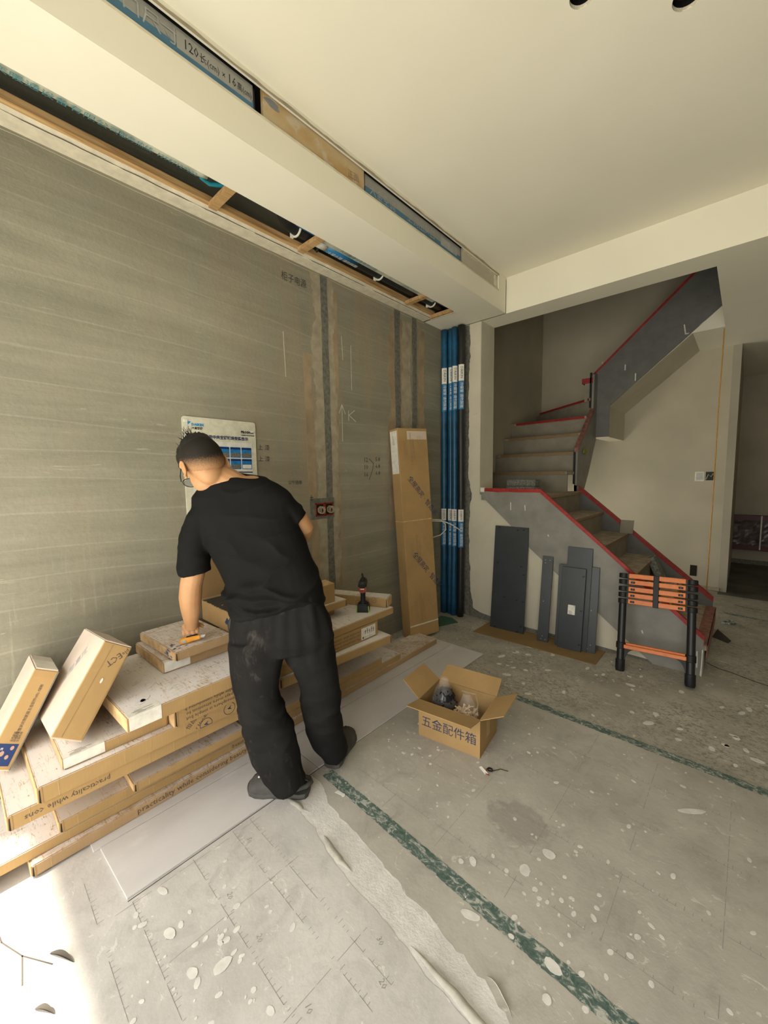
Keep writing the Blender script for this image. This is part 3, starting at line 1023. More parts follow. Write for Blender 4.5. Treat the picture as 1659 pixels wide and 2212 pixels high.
# pale wrapped bundle close to the camera
t = thing('wrapped_duct', 'pale wrapped duct printed with a company name along the slot edge', 'duct', (-2.09, 0.2, 3.04))
vs = []
rr = []
for i in range(61):
    y = -1.2 + 2.22 * i / 60
    w = 0.032 + 0.006 * frac(71, y * 7) - (0.02 if i == 60 else 0)
    x = -2.100 + 0.004 * frac(72, y * 5)
    rr.append([(x + w * math.cos(a), y, 3.026 + 0.020 * math.sin(a) + 0.004 * frac(73, y * 9 + a)) for a in np.linspace(0, 2 * pi, 12, endpoint=False)])
m = MB()
m.rings(rr)
m.build('wrap', 'pale_wrap', t, world=True, smooth=True)
text(t, 'lettering', '天奕暖通设备有限公司', 0.036, (-2.100, 0.415, 3.004), (0, 1, 0), (1, 0, 0), 'wrap_text', world=True, lift=(0, 0, -1), off=0.005, sx=1.25)
text(t, 'lettering', '服务热线: 13587129222', 0.034, (-2.100, 0.80, 3.004), (0, 1, 0), (1, 0, 0), 'wrap_text', world=True, lift=(0, 0, -1), off=0.005, sx=1.0)
t = thing('cable_loop', 'cyan cable loop hanging at the end of the pale wrapped duct', 'cable', (-2.12, 1.08, 3.10))
m = MB()
m.tube([(-2.08, 1.00, 3.11), (-2.13, 1.00, 3.08), (-2.185, 1.03, 3.06), (-2.205, 1.08, 3.065), (-2.19, 1.14, 3.08), (-2.15, 1.20, 3.09), (-2.08, 1.26, 3.09)], 0.012, 8)
m.build('cable', 'cyan_tube', t, world=True, smooth=True)
m = MB()
m.tube([(-2.09, 1.045, 3.09), (-2.12, 1.05, 3.055), (-2.135, 1.065, 3.07), (-2.11, 1.075, 3.10)], 0.010, 8)
m.tube([(-2.10, 1.075, 3.09), (-2.13, 1.085, 3.055), (-2.145, 1.095, 3.075), (-2.11, 1.10, 3.10)], 0.010, 8)
m.build('connector', 'label_blue', t, world=True, smooth=True)
m = MB()
m.tube([(-2.16, 1.86, 3.20), (-2.20, 1.86, 3.17), (-2.215, 1.87, 3.11), (-2.235, 1.84, 3.05), (-2.255, 1.83, 3.03)], 0.012, 8)
o = m.build('loose_wire', 'black', None)
tag(settle(o, (-2.2, 1.85, 3.1)), 'black wire end sticking out of the ceiling slot by a batten', 'wire')
m = MB()
m.tube([(-2.30, 1.80, 3.3), (-2.30, 1.80, 3.05)], 0.014, 8)
o = m.build('conduit', 'red_box', None)
tag(settle(o, (-2.30, 1.80, 3.05)), 'short red conduit dropping inside the ceiling slot', 'conduit')
m = MB()
m.tube([(-2.10, 2.83, 3.12), (-2.13, 2.84, 3.07), (-2.16, 2.86, 3.085), (-2.14, 2.89, 3.11)], 0.011, 8)
o = m.build('connector', 'cyan_tube', None)
tag(settle(o, (-2.12, 2.85, 3.1)), 'small cyan cable connector in the far end of the ceiling slot', 'connector')

# pillar and stair wall with the broken plaster edge
m = MB()
m.box((-2.42, 3.70, 0), (-1.995, 3.93, ZS))
m.box((XW - 0.03, 3.69, 0), (-2.12, 3.93, ZS))
wall_stair = struct(m.build('wall_stair', 'chase_cement'))
edge = []
for i in range(160):
    z = 0.10 + 2.9 * i / 159
    x = -2.128 + 0.014 * frac(81, z * 2.2) + 0.012 * frac(82, z * 11) + 0.006 * frac(83, z * 45)
    if z < 1.45:
        x += 0.030 * min(1, (1.45 - z) / 0.12) * (0.7 + 0.3 * math.sin(z * 5))
    if z < 0.28:
        x += 0.05 * (0.28 - z) / 0.18
    edge.append((x, YB, z))
poly = edge + [(-1.995, YB, ZS), (-1.995, YB, 1.30), (-1.40, YB, 1.30), (-1.463, YB, 0.82), (-0.62, YB, 0.16), (-0.50, YB, 0.02), (-0.9, YB, 0.03), (-1.45, YB, 0.035), (-1.80, YB, 0.05), (-1.98, YB, 0.07)]
m = MB()
m.prism(poly, (0, 0.035, 0))
m.build('plaster_skin', 'wallwhite', wall_stair)
m = MB()
m.box((-2.0, 3.672, 0), (-0.19, 3.70, 0.3))
m.prism([(-2.0, 3.672, 0.25), (-0.45, 3.672, 0.10), (-0.9, 3.672, 0.45), (-1.40, 3.672, 0.95), (-1.42, 3.672, 1.28), (-2.0, 3.672, 1.28)], (0, 0.03, 0))
m.build('rubble_base', 'chase_cement', wall_stair)
m = MB()
m.box((-1.998, YB, 1.30), (-1.993, 3.93, ZS))
m.build('plaster_return', 'wallwhite', wall_stair)

# slabs over the stair and corridor
m = MB()
m.box((XB, YB, ZS), (XR, 3.93, ZC + 0.02))
m.box((-0.235, 3.93, ZS), (XR, YFAR, ZC))
m.box((-1.0 + 0.48, 5.575, ZS), (-0.235, 6.45, ZC))
m.box((-2.0, 3.92, ZS + 0.3), (-0.235, 3.93, 3.6))
struct(m.build('ceiling_back', 'paint'))
m = MB()
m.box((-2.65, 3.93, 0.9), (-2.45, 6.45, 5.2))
struct(m.build('wall_stairwell', 'wallwhite_shaded'))
m = MB()
m.box((-2.65, 3.73, 3.3), (XR, 3.93, 5.2))
m.box((-0.235, 3.93, 3.3), (-0.05, 6.6, 5.2))
m.box((-2.65, 3.73, 5.2), (0.0, 6.6, 5.3))
struct(m.build('wall_upper', 'wallwhite'))

m = MB()
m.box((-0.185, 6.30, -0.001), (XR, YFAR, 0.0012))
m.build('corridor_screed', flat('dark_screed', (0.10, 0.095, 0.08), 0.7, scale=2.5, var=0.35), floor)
# covered hatch low on the far corridor wall
t = thing('covered_hatch', 'low hatch covered with crumpled plastic under dark red tape', 'hatch', (0.2, YFAR - 0.02, 0.25))
m = MB()
m.box((-0.20, YFAR - 0.03, 0.24), (0.85, YFAR - 0.002, 0.80))
m.build('opening', 'black', t, world=True)
vs, fs = [], []
for j in range(13):
    for i in range(23):
        x, z = -0.19 + 1.0 * i / 22, 0.26 + 0.52 * j / 12
        vs.append((x, YFAR - 0.04 - 0.05 * abs(mnoise.noise(V((x * 7, z * 9, 1.0)))), z))
        if i < 22 and j < 12:
            k = j * 23 + i
            fs.append((k, k + 1, k + 24, k + 23))
m = MB()
m.add(vs, fs)
m.build('crumpled_plastic', flat('plastic_grime', (0.105, 0.085, 0.08), 0.35, 0.5, scale=10, var=0.4), t, world=True)
for z0, z1 in ((0.72, 0.80), (0.24, 0.32)):
    m = MB()
    m.box((-0.215, YFAR - 0.10, z0), (0.85, YFAR - 0.09, z1))
    m.build('tape', flat('wine_tape', (0.085, 0.012, 0.014), 0.4), t, world=True)
m = MB()
m.box((0.215, YFAR - 0.11, 0.26), (0.232, YFAR - 0.09, 0.80))
m.build('frame_bar', 'white_plastic', t, world=True)
m = MB()
m = m
m.box((-0.105, YFAR - 0.02, 0), (XR, YFAR, 0.07))
m.build('bare_base', 'chase_cement', wall_far)

# ------------------------------------------------------------------ staircase
st = thing('staircase', 'grey painted winding staircase edged with red tape beside the pillar', 'staircase', (-0.9, 4.3, 0))
RZ = 0.2165
NX = [-0.160, -0.412, -0.655, -0.900, -1.150, -1.385]
Y0, Y1 = 3.690, 4.860
def plank(name, pts, d, mat, bevel=0.004):
    m = MB()
    m.prism(pts, d)
    return m.build(name, mat, st, world=True, bevel=bevel)
for k in range(6):
    z = RZ * (k + 1)
    xn = NX[k]
    xb = NX[k + 1] if k < 5 else -2.448
    m = MB()
    if k < 5:
        m.box((xb - 0.03, Y0, z - 0.035), (xn + 0.012, Y1, z))
    else:
        m.box((-2.0, Y0 + 0.25, z - 0.035), (xn + 0.012, Y1, z))
        m.box((-2.448, 3.94, z - 0.035), (-2.0, 4.66, z))
    tr = m.build('tread', 'tread_dust', st, world=True, bevel=0.005)
    m = MB()
    m.box((xn + 0.0125, Y0 + 0.02, z - 0.030), (xn + 0.0145, Y1 - 0.01, z - 0.004))
    m.build('edge_tape', 'brown_tape' if k else 'red_tape_dusty', tr, world=True)
    m = MB()
    m.box((xn - 0.02, Y0, z - RZ), (xn, Y1, z - 0.036))
    m.build('riser', 'riser_grey', st, world=True)
# first step wrapped in dusty red film
m = MB()
m.box((NX[0] - 0.06, Y0 + 0.02, RZ), (NX[0] + 0.0165, Y1 - 0.02, RZ + 0.004))
m.box((NX[0] + 0.0125, Y0 + 0.02, 0.09), (NX[0] + 0.0165, Y1 - 0.02, RZ + 0.004))
m.build('red_film', 'red_tape_dusty', st, world=True)
# upper flight towards the back wall: (z, y at inner end, y at outer end)
UP = [(1.525, 4.62, 4.62), (1.750, 4.88, 4.90), (1.975, 5.06, 5.14), (2.190, 5.26, 5.36), (2.42, 5.40, 6.25)]
XI, XO = -1.455, -2.448
for i, (z, yi, yo) in enumerate(UP):
    nx = UP[i + 1] if i + 1 < len(UP) else (2.62, 5.50, 6.45)
    pts = [(XI, yi - 0.012, z), (XI, max(nx[1], yi) + 0.04, z), (XO, nx[2] + 0.04, z), (XO, yo - 0.012, z)]
    m = MB()
    m.prism(pts, (0, 0, -0.035))
    tr = m.build('tread', 'tread_dust', st, world=True, bevel=0.004)
    d = (V((XI, yi, 0)) - V((XO, yo, 0)))
    nrm = V((-d.y, d.x, 0)).normalized()
    if nrm.y > 0:
        nrm = -nrm
    o0, o1 = V((XO, yo - 0.012, z - 0.030)), V((XI, yi - 0.012, z - 0.030))
    a, b = (0.08, 0.98)
    m = MB()
    m.prism([o0.lerp(o1, a) + nrm * 0.001, o0.lerp(o1, b) + nrm * 0.001, o0.lerp(o1, b) + nrm * 0.001 + V((0, 0, 0.028)), o0.lerp(o1, a) + nrm * 0.001 + V((0, 0, 0.028))], nrm * 0.002)
    m.build('edge_tape', 'brown_tape' if i < 3 else 'red_tape', tr, world=True)
    m = MB()
    zb = (UP[i - 1][0] if i else RZ * 6)
    m.prism([(XI, yi, zb - 0.04), (XO, yo, zb - 0.04), (XO, yo, z - 0.036), (XI, yi, z - 0.036)], (0, 0.02, 0))
    m.build('riser', 'riser_grey', st, world=True)
m = MB()
m.box((-1.56, 5.40, 2.60), (-1.44, 5.56, 2.66))
m.build('tread', 'red_tape', st, world=True)
m = MB()
m.box((-1.53, 5.42, 2.38), (-1.455, 5.56, 2.60))
m.build('riser', 'riser_grey', st, world=True)
# near side plate, in front of the white wall
sp = [(-1.972, 3.648, 1.363), (-1.377, 3.648, 1.361), (-0.162, 3.648, 0.304), (-0.178, 3.648, 0.0), (-0.47, 3.648, 0.0), (-0.733, 3.648, 0.21), (-1.463, 3.648, 0.806), (-1.648, 3.648, 1.001), (-1.875, 3.648, 1.205), (-1.925, 3.648, 1.246), (-1.972, 3.648, 1.246)]
m = MB()
m.prism(sp, (0, 0.018, 0))
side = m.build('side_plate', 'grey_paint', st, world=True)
m = MB()
m.box((-0.19, 3.652, 0.0), (-0.172, 3.690, 0.29))
m.prism([(-0.172, 3.64, 0.0), (-0.172, 3.66, 0.0), (-0.172, 3.66, 0.30), (-0.172, 3.652, 0.30)], (0.006, 0, 0))
m.build('side_plate_end', 'white_plastic', st, world=True)
# scratches and plaster drips on the plate
rs = random.Random(5)
sc_ = []
for (x, z, l) in ((-1.66, 1.23, 0.07), (-1.52, 1.21, 0.05), (-1.30, 0.95, 0.012), (-0.55, 0.25, 0.02), (-0.20, 0.18, 0.12), (-0.215, 0.10, 0.06), (-1.10, 0.80, 0.012)):
    sc_.append([(x, 3.648, z), (x + rs.uniform(-0.008, 0.008), 3.648, z - l)])
stuff(stroke(st, 'plaster_drip', sc_, 0.008, 'splash', (0, -1, 0), world=True))
def tape_along(pts, w, d, mat, nm='red_tape_strip', thick=0.003):
    """tape wrapped over a top edge: pts along the edge, w down the face, d = across the top"""
    m = MB()
    for a, b in zip(pts[:-1], pts[1:]):
        a, b = V(a), V(b)
        n = max(1, int((b - a).length / 0.05))
        for i in range(n):
            p, q = a.lerp(b, i / n), a.lerp(b, (i + 1) / n)
            w0 = w * (1 + 0.25 * frac(91, p.x * 9 + p.z * 7))
            w1 = w * (1 + 0.25 * frac(91, q.x * 9 + q.z * 7))
            dn = V((0, 0, -1))
            m.hexa([p + dn * w0, q + dn * w1, q + dn * w1 + V(d), p + dn * w0 + V(d), p + V((0, 0, thick)), q + V((0, 0, thick)), q + V((0, 0, thick)) + V(d), p + V((0, 0, thick)) + V(d)])
    return m.build(nm, mat, st, world=True)
tape_along([(-1.945, 3.645, 1.363), (-1.377, 3.645, 1.361)], 0.030, (0, 0.024, 0), 'red_tape')
tape_along([(-1.377, 3.645, 1.361), (-0.162, 3.645, 0.304)], 0.036, (0, 0.024, 0), 'red_tape')
m = MB()
m.box((-1.985, 3.643, 1.325), (-1.935, 3.672, 1.372))
m.build('taped_corner', 'paper', st, world=True, bevel=0.004)
# far side plate of the first flight
fp = [(-1.455, 4.86, 1.30), (-1.455, 4.86, 1.37), (-1.404, 4.86, 1.36), (-0.17, 4.86, 0.30), (-0.17, 4.86, 0.0), (-0.45, 4.86, 0.0), (-1.455, 4.86, 0.95)]
m = MB()
m.prism(fp, (0, 0.03, 0))
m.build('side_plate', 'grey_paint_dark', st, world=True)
tape_along([(-1.404, 4.856, 1.362), (-0.168, 4.856, 0.302)], 0.045, (0, 0.04, 0), 'red_tape')
# inner plate of the upper flight, seen from its open side
ip = [(-1.455, 4.86, 0.95), (-1.455, 4.86, 1.79), (-1.455, 5.42, 2.27), (-1.455, 5.42, 2.70), (-1.455, 5.575, 2.72), (-1.455, 5.575, 1.92), (-1.455, 5.30, 1.50)]
m = MB()
m.prism(ip, (0.03, 0, 0))
m.build('side_plate', 'grey_paint', st, world=True)
m = MB()
a, b = V((-1.462, 4.85, 1.74)), V((-1.462, 5.425, 2.245))
m.prism([a, b, b + V((0, 0, 0.055)), a + V((0, 0, 0.055))], (0.046, 0, 0))
m.build('red_tape_strip', 'red_tape_dusty', st, world=True, bevel=0.004)
m = MB()
m.box((-1.468, 4.852, 1.38), (-1.445, 4.862, 1.76))
m.build('plate_joint', 'black', st, world=True)
m = MB()
m.box((-1.47, 5.40, 2.30), (-1.45, 5.425, 2.72))
m.build('plate_joint', 'black', st, world=True)
# top flight: grey front plate and white boxed underside
def sl(x0, z0, k, x):
    return z0 + (x - x0) * k
tp = [(-1.477, 5.56, 1.953), (-1.50, 5.56, 2.717), (0.15, 5.56, sl(-1.50, 2.717, 0.934, 0.15)), (0.15, 5.56, sl(-1.29, 2.315, 0.885, 0.15)), (-1.29, 5.56, 2.315), (-1.292, 5.56, 1.95)]
m = MB()
m.prism(tp, (0, 0.018, 0))
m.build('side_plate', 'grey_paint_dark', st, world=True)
m = MB()
a, b = V((-1.29, 5.557, 2.315)), V((0.1, 5.557, sl(-1.29, 2.315, 0.885, 0.1)))
m.prism([a, b, b + V((0, 0, 0.018)), a + V((0, 0, 0.018))], (0, 0.004, 0))
m.prism([(-1.292, 5.557, 1.95), (-1.276, 5.557, 1.95), (-1.276, 5.557, 2.33), (-1.292, 5.557, 2.315)], (0, 0.004, 0))
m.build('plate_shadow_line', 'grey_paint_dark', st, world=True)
m = MB()
a, b = V((-1.50, 5.556, 2.717)), V((0.1, 5.556, sl(-1.50, 2.717, 0.934, 0.1)))
m.prism([a, b, b - V((0, 0, 0.034)), a - V((0, 0, 0.034))], (0, 0.024, 0))
m.build('red_tape_strip', 'red_tape', st, world=True)
bx = [(-1.477, 5.578, 1.95), (-1.292, 5.578, 1.95), (-1.292, 5.578, 2.315), (-0.50, 5.578, 3.002), (-0.50, 5.578, 3.3), (-1.477, 5.578, 2.55)]
m = MB()
m.prism(bx, (0, 0.87, 0))
m.build('boxed_underside', 'wallwhite', st, world=True)
stuff(stroke(st, 'plaster_drip', [[(-0.58, 5.56, 3.10), (-0.565, 5.56, 3.0), (-0.53, 5.56, 3.0)], [(-1.13, 5.56, 2.78), (-1.13, 5.56, 2.72)], [(-1.02, 5.56, 2.66), (-1.02, 5.56, 2.58)], [(-1.44, 5.56, 2.45), (-1.44, 5.56, 2.40)], [(-1.38, 5.56, 2.86), (-1.37, 5.56, 2.83)], [(-0.44, 5.56, 3.06), (-0.41, 5.56, 3.10)]], 0.012, 'splash', (0, -1, 0), world=True))
m = MB()
m.disc((-1.42, 5.10, 1.76), (0, 1, 0), (0, 0, 1), 0.055, 0.040, (0.012, 0, 0), 12, 0.25, 3)
m.build('green_scrap', 'green_blob', st, world=True)

# loose blocks left on the stair
for i, (z, x) in enumerate(((1.3015, -1.80), (1.372, -1.795))):
    m = MB()
    m.box((x - 0.16, 4.18, z), (x + 0.16, 4.34, z + 0.068))
    o = m.build('paving_block', 'block_stone', None, bevel=0.004)
    tag(settle(o, (x, 4.26, z)), ('lower grey stone block of the pair on the stair landing', 'upper grey stone block of the pair on the stair landing')[i], 'block')
m = MB()
R1 = Matrix.Rotation(math.radians(-24), 3, 'Y')
c = V((-0.60, 4.70, 0.535))
m.obox(c + R1 @ V((-0.03, -0.08, -0.10)), R1 @ V((0.06, 0, 0)), R1 @ V((0, 0.16, 0)), R1 @ V((0, 0, 0.24)))
o = m.build('paving_block', 'block_stone', None, bevel=0.004)
tag(settle(o, (-0.60, 4.70, 0.43)), 'grey stone block tilted against the riser of the second step', 'block')
m = MB()
m.box((-0.545, 4.52, 0.4335), (-0.425, 4.78, 0.468))
o = m.build('stone_slab', 'block_stone', None, bevel=0.003)
tag(settle(o, (-0.49, 4.65, 0.4335)), 'flat grey stone slab lying on the second step', 'slab')
m = MB()
m.prism([(-0.965, 4.80, 0.8665), (-0.845, 4.80, 0.8665), (-0.845, 4.845, 1.0), (-0.965, 4.845, 1.0)], (0, 0.012, 0))
o = m.build('board_offcut', 'riser_grey', None)
tag(settle(o, (-0.90, 4.80, 0.8665)), 'small grey offcut board leaning on the inner side of the stair', 'board')

# hanging orange line
m = MB()
m.tube([(-0.243, 5.62, 2.995), (-0.25, 5.75, 2.75), (-0.262, 5.86, 2.3), (-0.268, 5.98, 1.7), (-0.275, 6.12, 1.0), (-0.285, 6.25, 0.4), (-0.29, 6.33, 0.004)], 0.0055, 6)
o = m.build('orange_cord', 'orange_cord', None, smooth=True)
tag(settle(o, (-0.29, 6.33, 0.0)), 'thin orange cord hanging from the ceiling past the switches', 'cord')

# ------------------------------------------------------------------ vertical wrapped pipes in the corner
def vpipe(x, y, r, mat, label, bands, kink=0.0):
    t = thing('wrapped_pipe', label, 'pipe', (x, y, 0))
    pts = [(kink * math.sin(z * 1.7 + x * 9), 0.004 * math.sin(z * 2.3), z) for z in np.linspace(0.004, 2.985, 26)]
    m = MB()
    m.tube(pts, [r * (1 + 0.05 * math.sin(i * 1.9 + x * 30)) for i in range(26)], 12)
    m.build('foam_sleeve', mat, t, smooth=True)
    for (za, zb, zc) in bands:
        kx = kink * math.sin((za + zc) / 2 * 1.7 + x * 9)
        for (q0, q1, mm, nm) in ((zb, zc, 'label_white', 'white_label'), (za, zb, 'label_blue', 'blue_label')):
            ang = [math.radians(a) for a in (-100, -80, -60, -40, -20)]
            m = MB()
            vs = []
            for a in ang:
                vs += [(kx + (r + 0.006) * math.cos(a), (r + 0.006) * math.sin(a), q0), (kx + (r + 0.006) * math.cos(a), (r + 0.006) * math.sin(a), q1)]
            m.add(vs, [(2 * i, 2 * i + 2, 2 * i + 3, 2 * i + 1) for i in range(len(ang) - 1)])
            lb = m.build(nm, mm, t)
            a = math.radians(-55)
            nv = V((math.cos(a), math.sin(a), 0))
            ux = V((0, 0, -1))
            s_ = 'DAIKIN' if mm == 'label_white' else '冷媒管 请勿踩踏'
            text(lb, 'lettering', s_, (q1 - q0) * (0.22 if mm == 'label_white' else 0.125), V((kx, 0, (q0 + q1) / 2)) + nv * (r + 0.0075), ux, ux.cross(-nv), 'ink_blue' if mm == 'label_white' else 'label_white', lift=nv)
    return t
BN = [(0.75, 1.02, 1.145), (2.16, 2.44, 2.60)]
vpipe(-2.385, 3.600, 0.034, 'pipe_blue', 'blue wrapped pipe nearest the grey wall in the corner', BN, 0.003)
vpipe(-2.318, 3.618, 0.030, 'pipe_blue', 'blue wrapped pipe in the middle of the three blue corner pipes', BN, 0.004)
vpipe(-2.258, 3.600, 0.033, 'pipe_blue', 'blue wrapped pipe beside the black pipe in the corner', BN, 0.005)
vpipe(-2.180, 3.600, 0.036, 'black_rubber', 'black foam wrapped pipe beside the broken plaster edge', BN, 0.003)
t = thing('white_wires', 'loose white wires looped out of the wall before the corner pipes', 'wire', (-2.40, 3.33, 0.95))
m = MB()
m.tube([(-2.41, 3.30, 1.02), (-2.36, 3.33, 1.05), (-2.30, 3.40, 1.045), (-2.27, 3.45, 1.00), (-2.27, 3.46, 0.94), (-2.31, 3.42, 0.885), (-2.37, 3.36, 0.86), (-2.41, 3.31, 0.865)], 0.0055, 6)
m.build('wire', 'white_plastic', t, world=True, smooth=True)
m = MB()
m.tube([(-2.41, 3.30, 1.00), (-2.35, 3.34, 1.035), (-2.27, 3.42, 1.03), (-2.21, 3.50, 0.985), (-2.15, 3.54, 0.935)], 0.0055, 6)
m.build('wire', 'white_plastic', t, world=True, smooth=True)
m = MB()
m.prism([(-2.33, 3.20, 0.001), (-2.18, 3.22, 0.001), (-2.10, 3.43, 0.001), (-2.22, 3.50, 0.001), (-2.34, 3.48, 0.001)], (0, 0, 0.003))
o = m.build('plastic_sheet', 'green_sheet', None)
tag(settle(o, (-2.22, 3.35, 0)), 'scrap of green sheet on the floor at the foot of the pipes', 'sheet')

# ------------------------------------------------------------------ notice board on the left wall
PY, PZ, PW, PH = 0.951, 1.858, 0.463, 0.68
t = thing('notice_board', 'white installation notice with blue photo tiles behind the man', 'poster', (XW + 0.001, PY, PZ - PH), pi / 2)
# local: x along the wall to the right, y into the wall, z up; the face is y = -0.006
def rrect(x0, z0, x1, z1, r, y):
    pts = []
    for cx_, cz_, a0 in ((x1 - r, z1 - r, 0), (x0 + r, z1 - r, 90), (x0 + r, z0 + r, 180), (x1 - r, z0 + r, 270)):
        for k in range(5):
            a = math.radians(a0 + k * 22.5)
            pts.append((cx_ + r * math.cos(a), y, cz_ + r * math.sin(a)))
    return pts
m = MB()
m.prism(rrect(0, 0, PW, PH, 0.016, -0.007), (0, 0.006, 0))
m.build('board', 'poster_white', t)
m = MB()
m.prism(rrect(0.045, 0.03, PW - 0.03, PH - 0.135, 0.004, -0.0076), (0, 0.0008, 0))
m.build('printed_sheet', 'poster_sheet', t)
def pt_text(nm, s, size, x, z, mat, bold=0.0, sx=1.0, al='CENTER'):
    return text(t, nm, s, size, (x, -0.0076, z), (1, 0, 0), (0, 0, 1), mat, off=0.0012, align=al, bold=bold, sx=sx)
pt_text('lettering', 'DAIKIN', 0.020, 0.052, PH - 0.045, 'poster_cyan', 0.001, 1.05, 'LEFT')
pt_text('lettering', '大金空调', 0.016, 0.052, PH - 0.066, 'ink', 0.0005, 1, 'LEFT')
m = MB()
m.prism([(0.028, -0.0085, PH - 0.028), (0.050, -0.0085, PH - 0.030), (0.032, -0.0085, PH - 0.048)], (0, 0.0006, 0))
m.build('logo_triangle', 'poster_cyan', t)
pt_text('lettering', 'PROSHOP', 0.0215, 0.405, PH - 0.068, 'ink', 0.0012, 0.95)
pt_text('lettering', '大金家用中央空调专业店', 0.0085, 0.405, PH - 0.087, 'ink', 0.0003)
pt_text('lettering', '大金家用中央空调现场安装告示', 0.0235, 0.243, PH - 0.112, 'poster_navy', 0.0007)
pt_text('lettering', '中央空调安装步骤', 0.0155, 0.055, PH - 0.150, 'ink', 0.0004, 1, 'LEFT')
for r in range(2):
    for c in range(5):
        x0 = 0.056 + c * 0.0755
        z1 = PH - 0.165 - r * 0.0725
        m = MB()
        m.prism(rrect(x0, z1 - 0.066, x0 + 0.069, z1, 0.005, -0.0088), (0, 0.0008, 0))
        tile = m.build('photo_tile', 'poster_blue', t)
        m = MB()
        m.box((x0 + 0.001, -0.0094, z1 - 0.014), (x0 + 0.068, -0.0088, z1 - 0.003))
        m.build('title_band', 'poster_navy', tile)
        m = MB()
        m.box((x0 + 0.004, -0.0094, z1 - 0.062), (x0 + 0.065, -0.0088, z1 - 0.037))
        m.build('photo', 'poster_sheet' if (r, c) == (1, 4) else 'poster_photo', tile)
m = MB()
m.box((0.056, -0.0088, PH - 0.328), (0.430, -0.0080, PH - 0.318))
m.build('grey_bar', 'poster_grey', t)
m = MB()
for i in range(6):
    m.box((0.056, -0.0086, PH - 0.338 - i * 0.012), (0.430, -0.0080, PH - 0.3372 - i * 0.012))
m.box((0.4295, -0.0086, PH - 0.41), (0.4303, -0.0080, PH - 0.33))
m.build('table_lines', 'poster_grey', t)
for c in range(2):
    m = MB()
    x0 = 0.056 + c * 0.1
    m.prism(rrect(x0, PH - 0.52, x0 + 0.085, PH - 0.452, 0.004, -0.0086), (0, 0.0008, 0))
    tile = m.build('photo_tile', 'poster_blue', t)
    m = MB()
    m.box((x0 + 0.008, -0.0094, PH - 0.515), (x0 + 0.08, -0.0086, PH - 0.477))
    m.build('photo', 'poster_photo', tile)
m = MB()
m.box((0.010, -0.011, PH - 0.034), (0.030, -0.007, PH - 0.020))
m.box((0.425, -0.011, PH - 0.066), (0.448, -0.007, PH - 0.054))
m.build('tape_tab', 'label_white', t)

# ------------------------------------------------------------------ dark panels leaning on the stair side, on a cardboard sheet
m = MB()
m.prism([(-1.865, 3.312, 0.0015), (-1.86, 3.64, 0.0015), (-0.80, 3.64, 0.0015), (-0.80, 3.331, 0.0015)], (0, 0, 0.005))
cs = m.build('cardboard_sheet', 'card_floor', None)
tag(settle(cs, (-1.33, 3.48, 0)), 'brown cardboard sheet on the floor under the dark panels', 'cardboard')
stroke(cs, 'print_mark', [[(-0.02 + 0.055 * math.cos(a), -0.05 + 0.04 * math.sin(a), 0.0066) for a in np.linspace(0.2, 3.4, 14)], [(-0.02 + 0.035 * math.cos(a), -0.05 + 0.026 * math.sin(a), 0.0066) for a in np.linspace(0.2, 3.4, 14)], [(0.06, -0.10, 0.0066), (0.16, -0.13, 0.0066)]], 0.006, 'ink_faint', (0, 0, 1))
def leaning(label, xl, xr, ytop, dyr, yb, ztop, dots, sticker=False, screws=(), tilt=0.0):
    """panel from floor line y=yb to y=ytop at height ztop; front face toward -y"""
    t = thing('slate_panel', label, 'panel', ((xl + xr) / 2, yb, 0.0066), None, 'dark panels leaning against the stair')
    th = 0.018
    w = xr - xl
    up = V((tilt, ytop - yb, ztop - 0.0066))
    L = up.length
    up.normalize()
    ux = V((1, dyr / w, 0)).normalized()
    up = (up - ux * up.dot(ux)).normalized()
    nn = ux.cross(up).normalized()   # toward the viewer
    o = V((-w / 2, 0, 0))
    m = MB()
    m.obox(o - nn * th, ux * w, nn * th, up * L)
    m.build('board', 'slate_panel', t, bevel=0.0015)
    m = MB()
    for (a, b) in dots:
        c = o + ux * (a * w) + up * (b * L)
        m.disc(c, ux, up, 0.0075, 0.0075, nn * 0.0012, 10)
        m.disc(c + ux * 0.012 + up * 0.004, ux, up, 0.004, 0.004, nn * 0.0010, 8)
    if dots:
        m.build('screw_hole', 'black', t)
    m = MB()
    for (a, b) in screws:
        m.disc(o + ux * (a * w) + up * (b * L), ux, up, 0.0035, 0.0035, nn * 0.001, 8)
    if screws:
        m.build('screw_head', 'grey_plastic', t)
    if sticker:
        c = o + ux * (0.50 * w) + up * (0.485 * L)
        m = MB()
        m.obox(c - ux * 0.028 - up * 0.040, ux * 0.057, up * 0.080, nn * 0.0008)
        sk = m.build('label_sticker', 'label_white', t)
        m = MB()
        for i in range(5):
            m.obox(c - ux * 0.020 - up * (0.012 + 0.006 * i) + nn * 0.0008, ux * (0.022 + 0.006 * (i % 3)), up * 0.0016, nn * 0.0003)
        m.obox(c + ux * 0.018 + up * 0.030 + nn * 0.0008, ux * 0.008, up * 0.004, nn * 0.0003)
        m.build('label_print', 'ink_soft', sk)
    return t
leaning('tall wide dark panel with scattered screw holes beside the pillar', -1.800, -1.470, 3.628, 0.014, 3.531, 1.000, [(0.13, 0.985), (0.68, 0.97), (0.85, 0.975), (0.13, 0.64), (0.84, 0.63), (0.92, 0.555), (0.38, 0.315), (0.75, 0.305), (0.94, 0.30), (0.91, 0.065), (0.15, 0.012), (0.82, 0.010)], tilt=-0.02)
leaning('narrow dark strip panel standing alone between the wider panels', -1.320, -1.229, 3.628, 0.010, 3.494, 0.757, [], screws=[(0.28, 0.955), (0.72, 0.955), (0.3, 0.92), (0.35, 0.03), (0.75, 0.03), (0.45, 0.065), (0.35, 0.47)], tilt=-0.006)
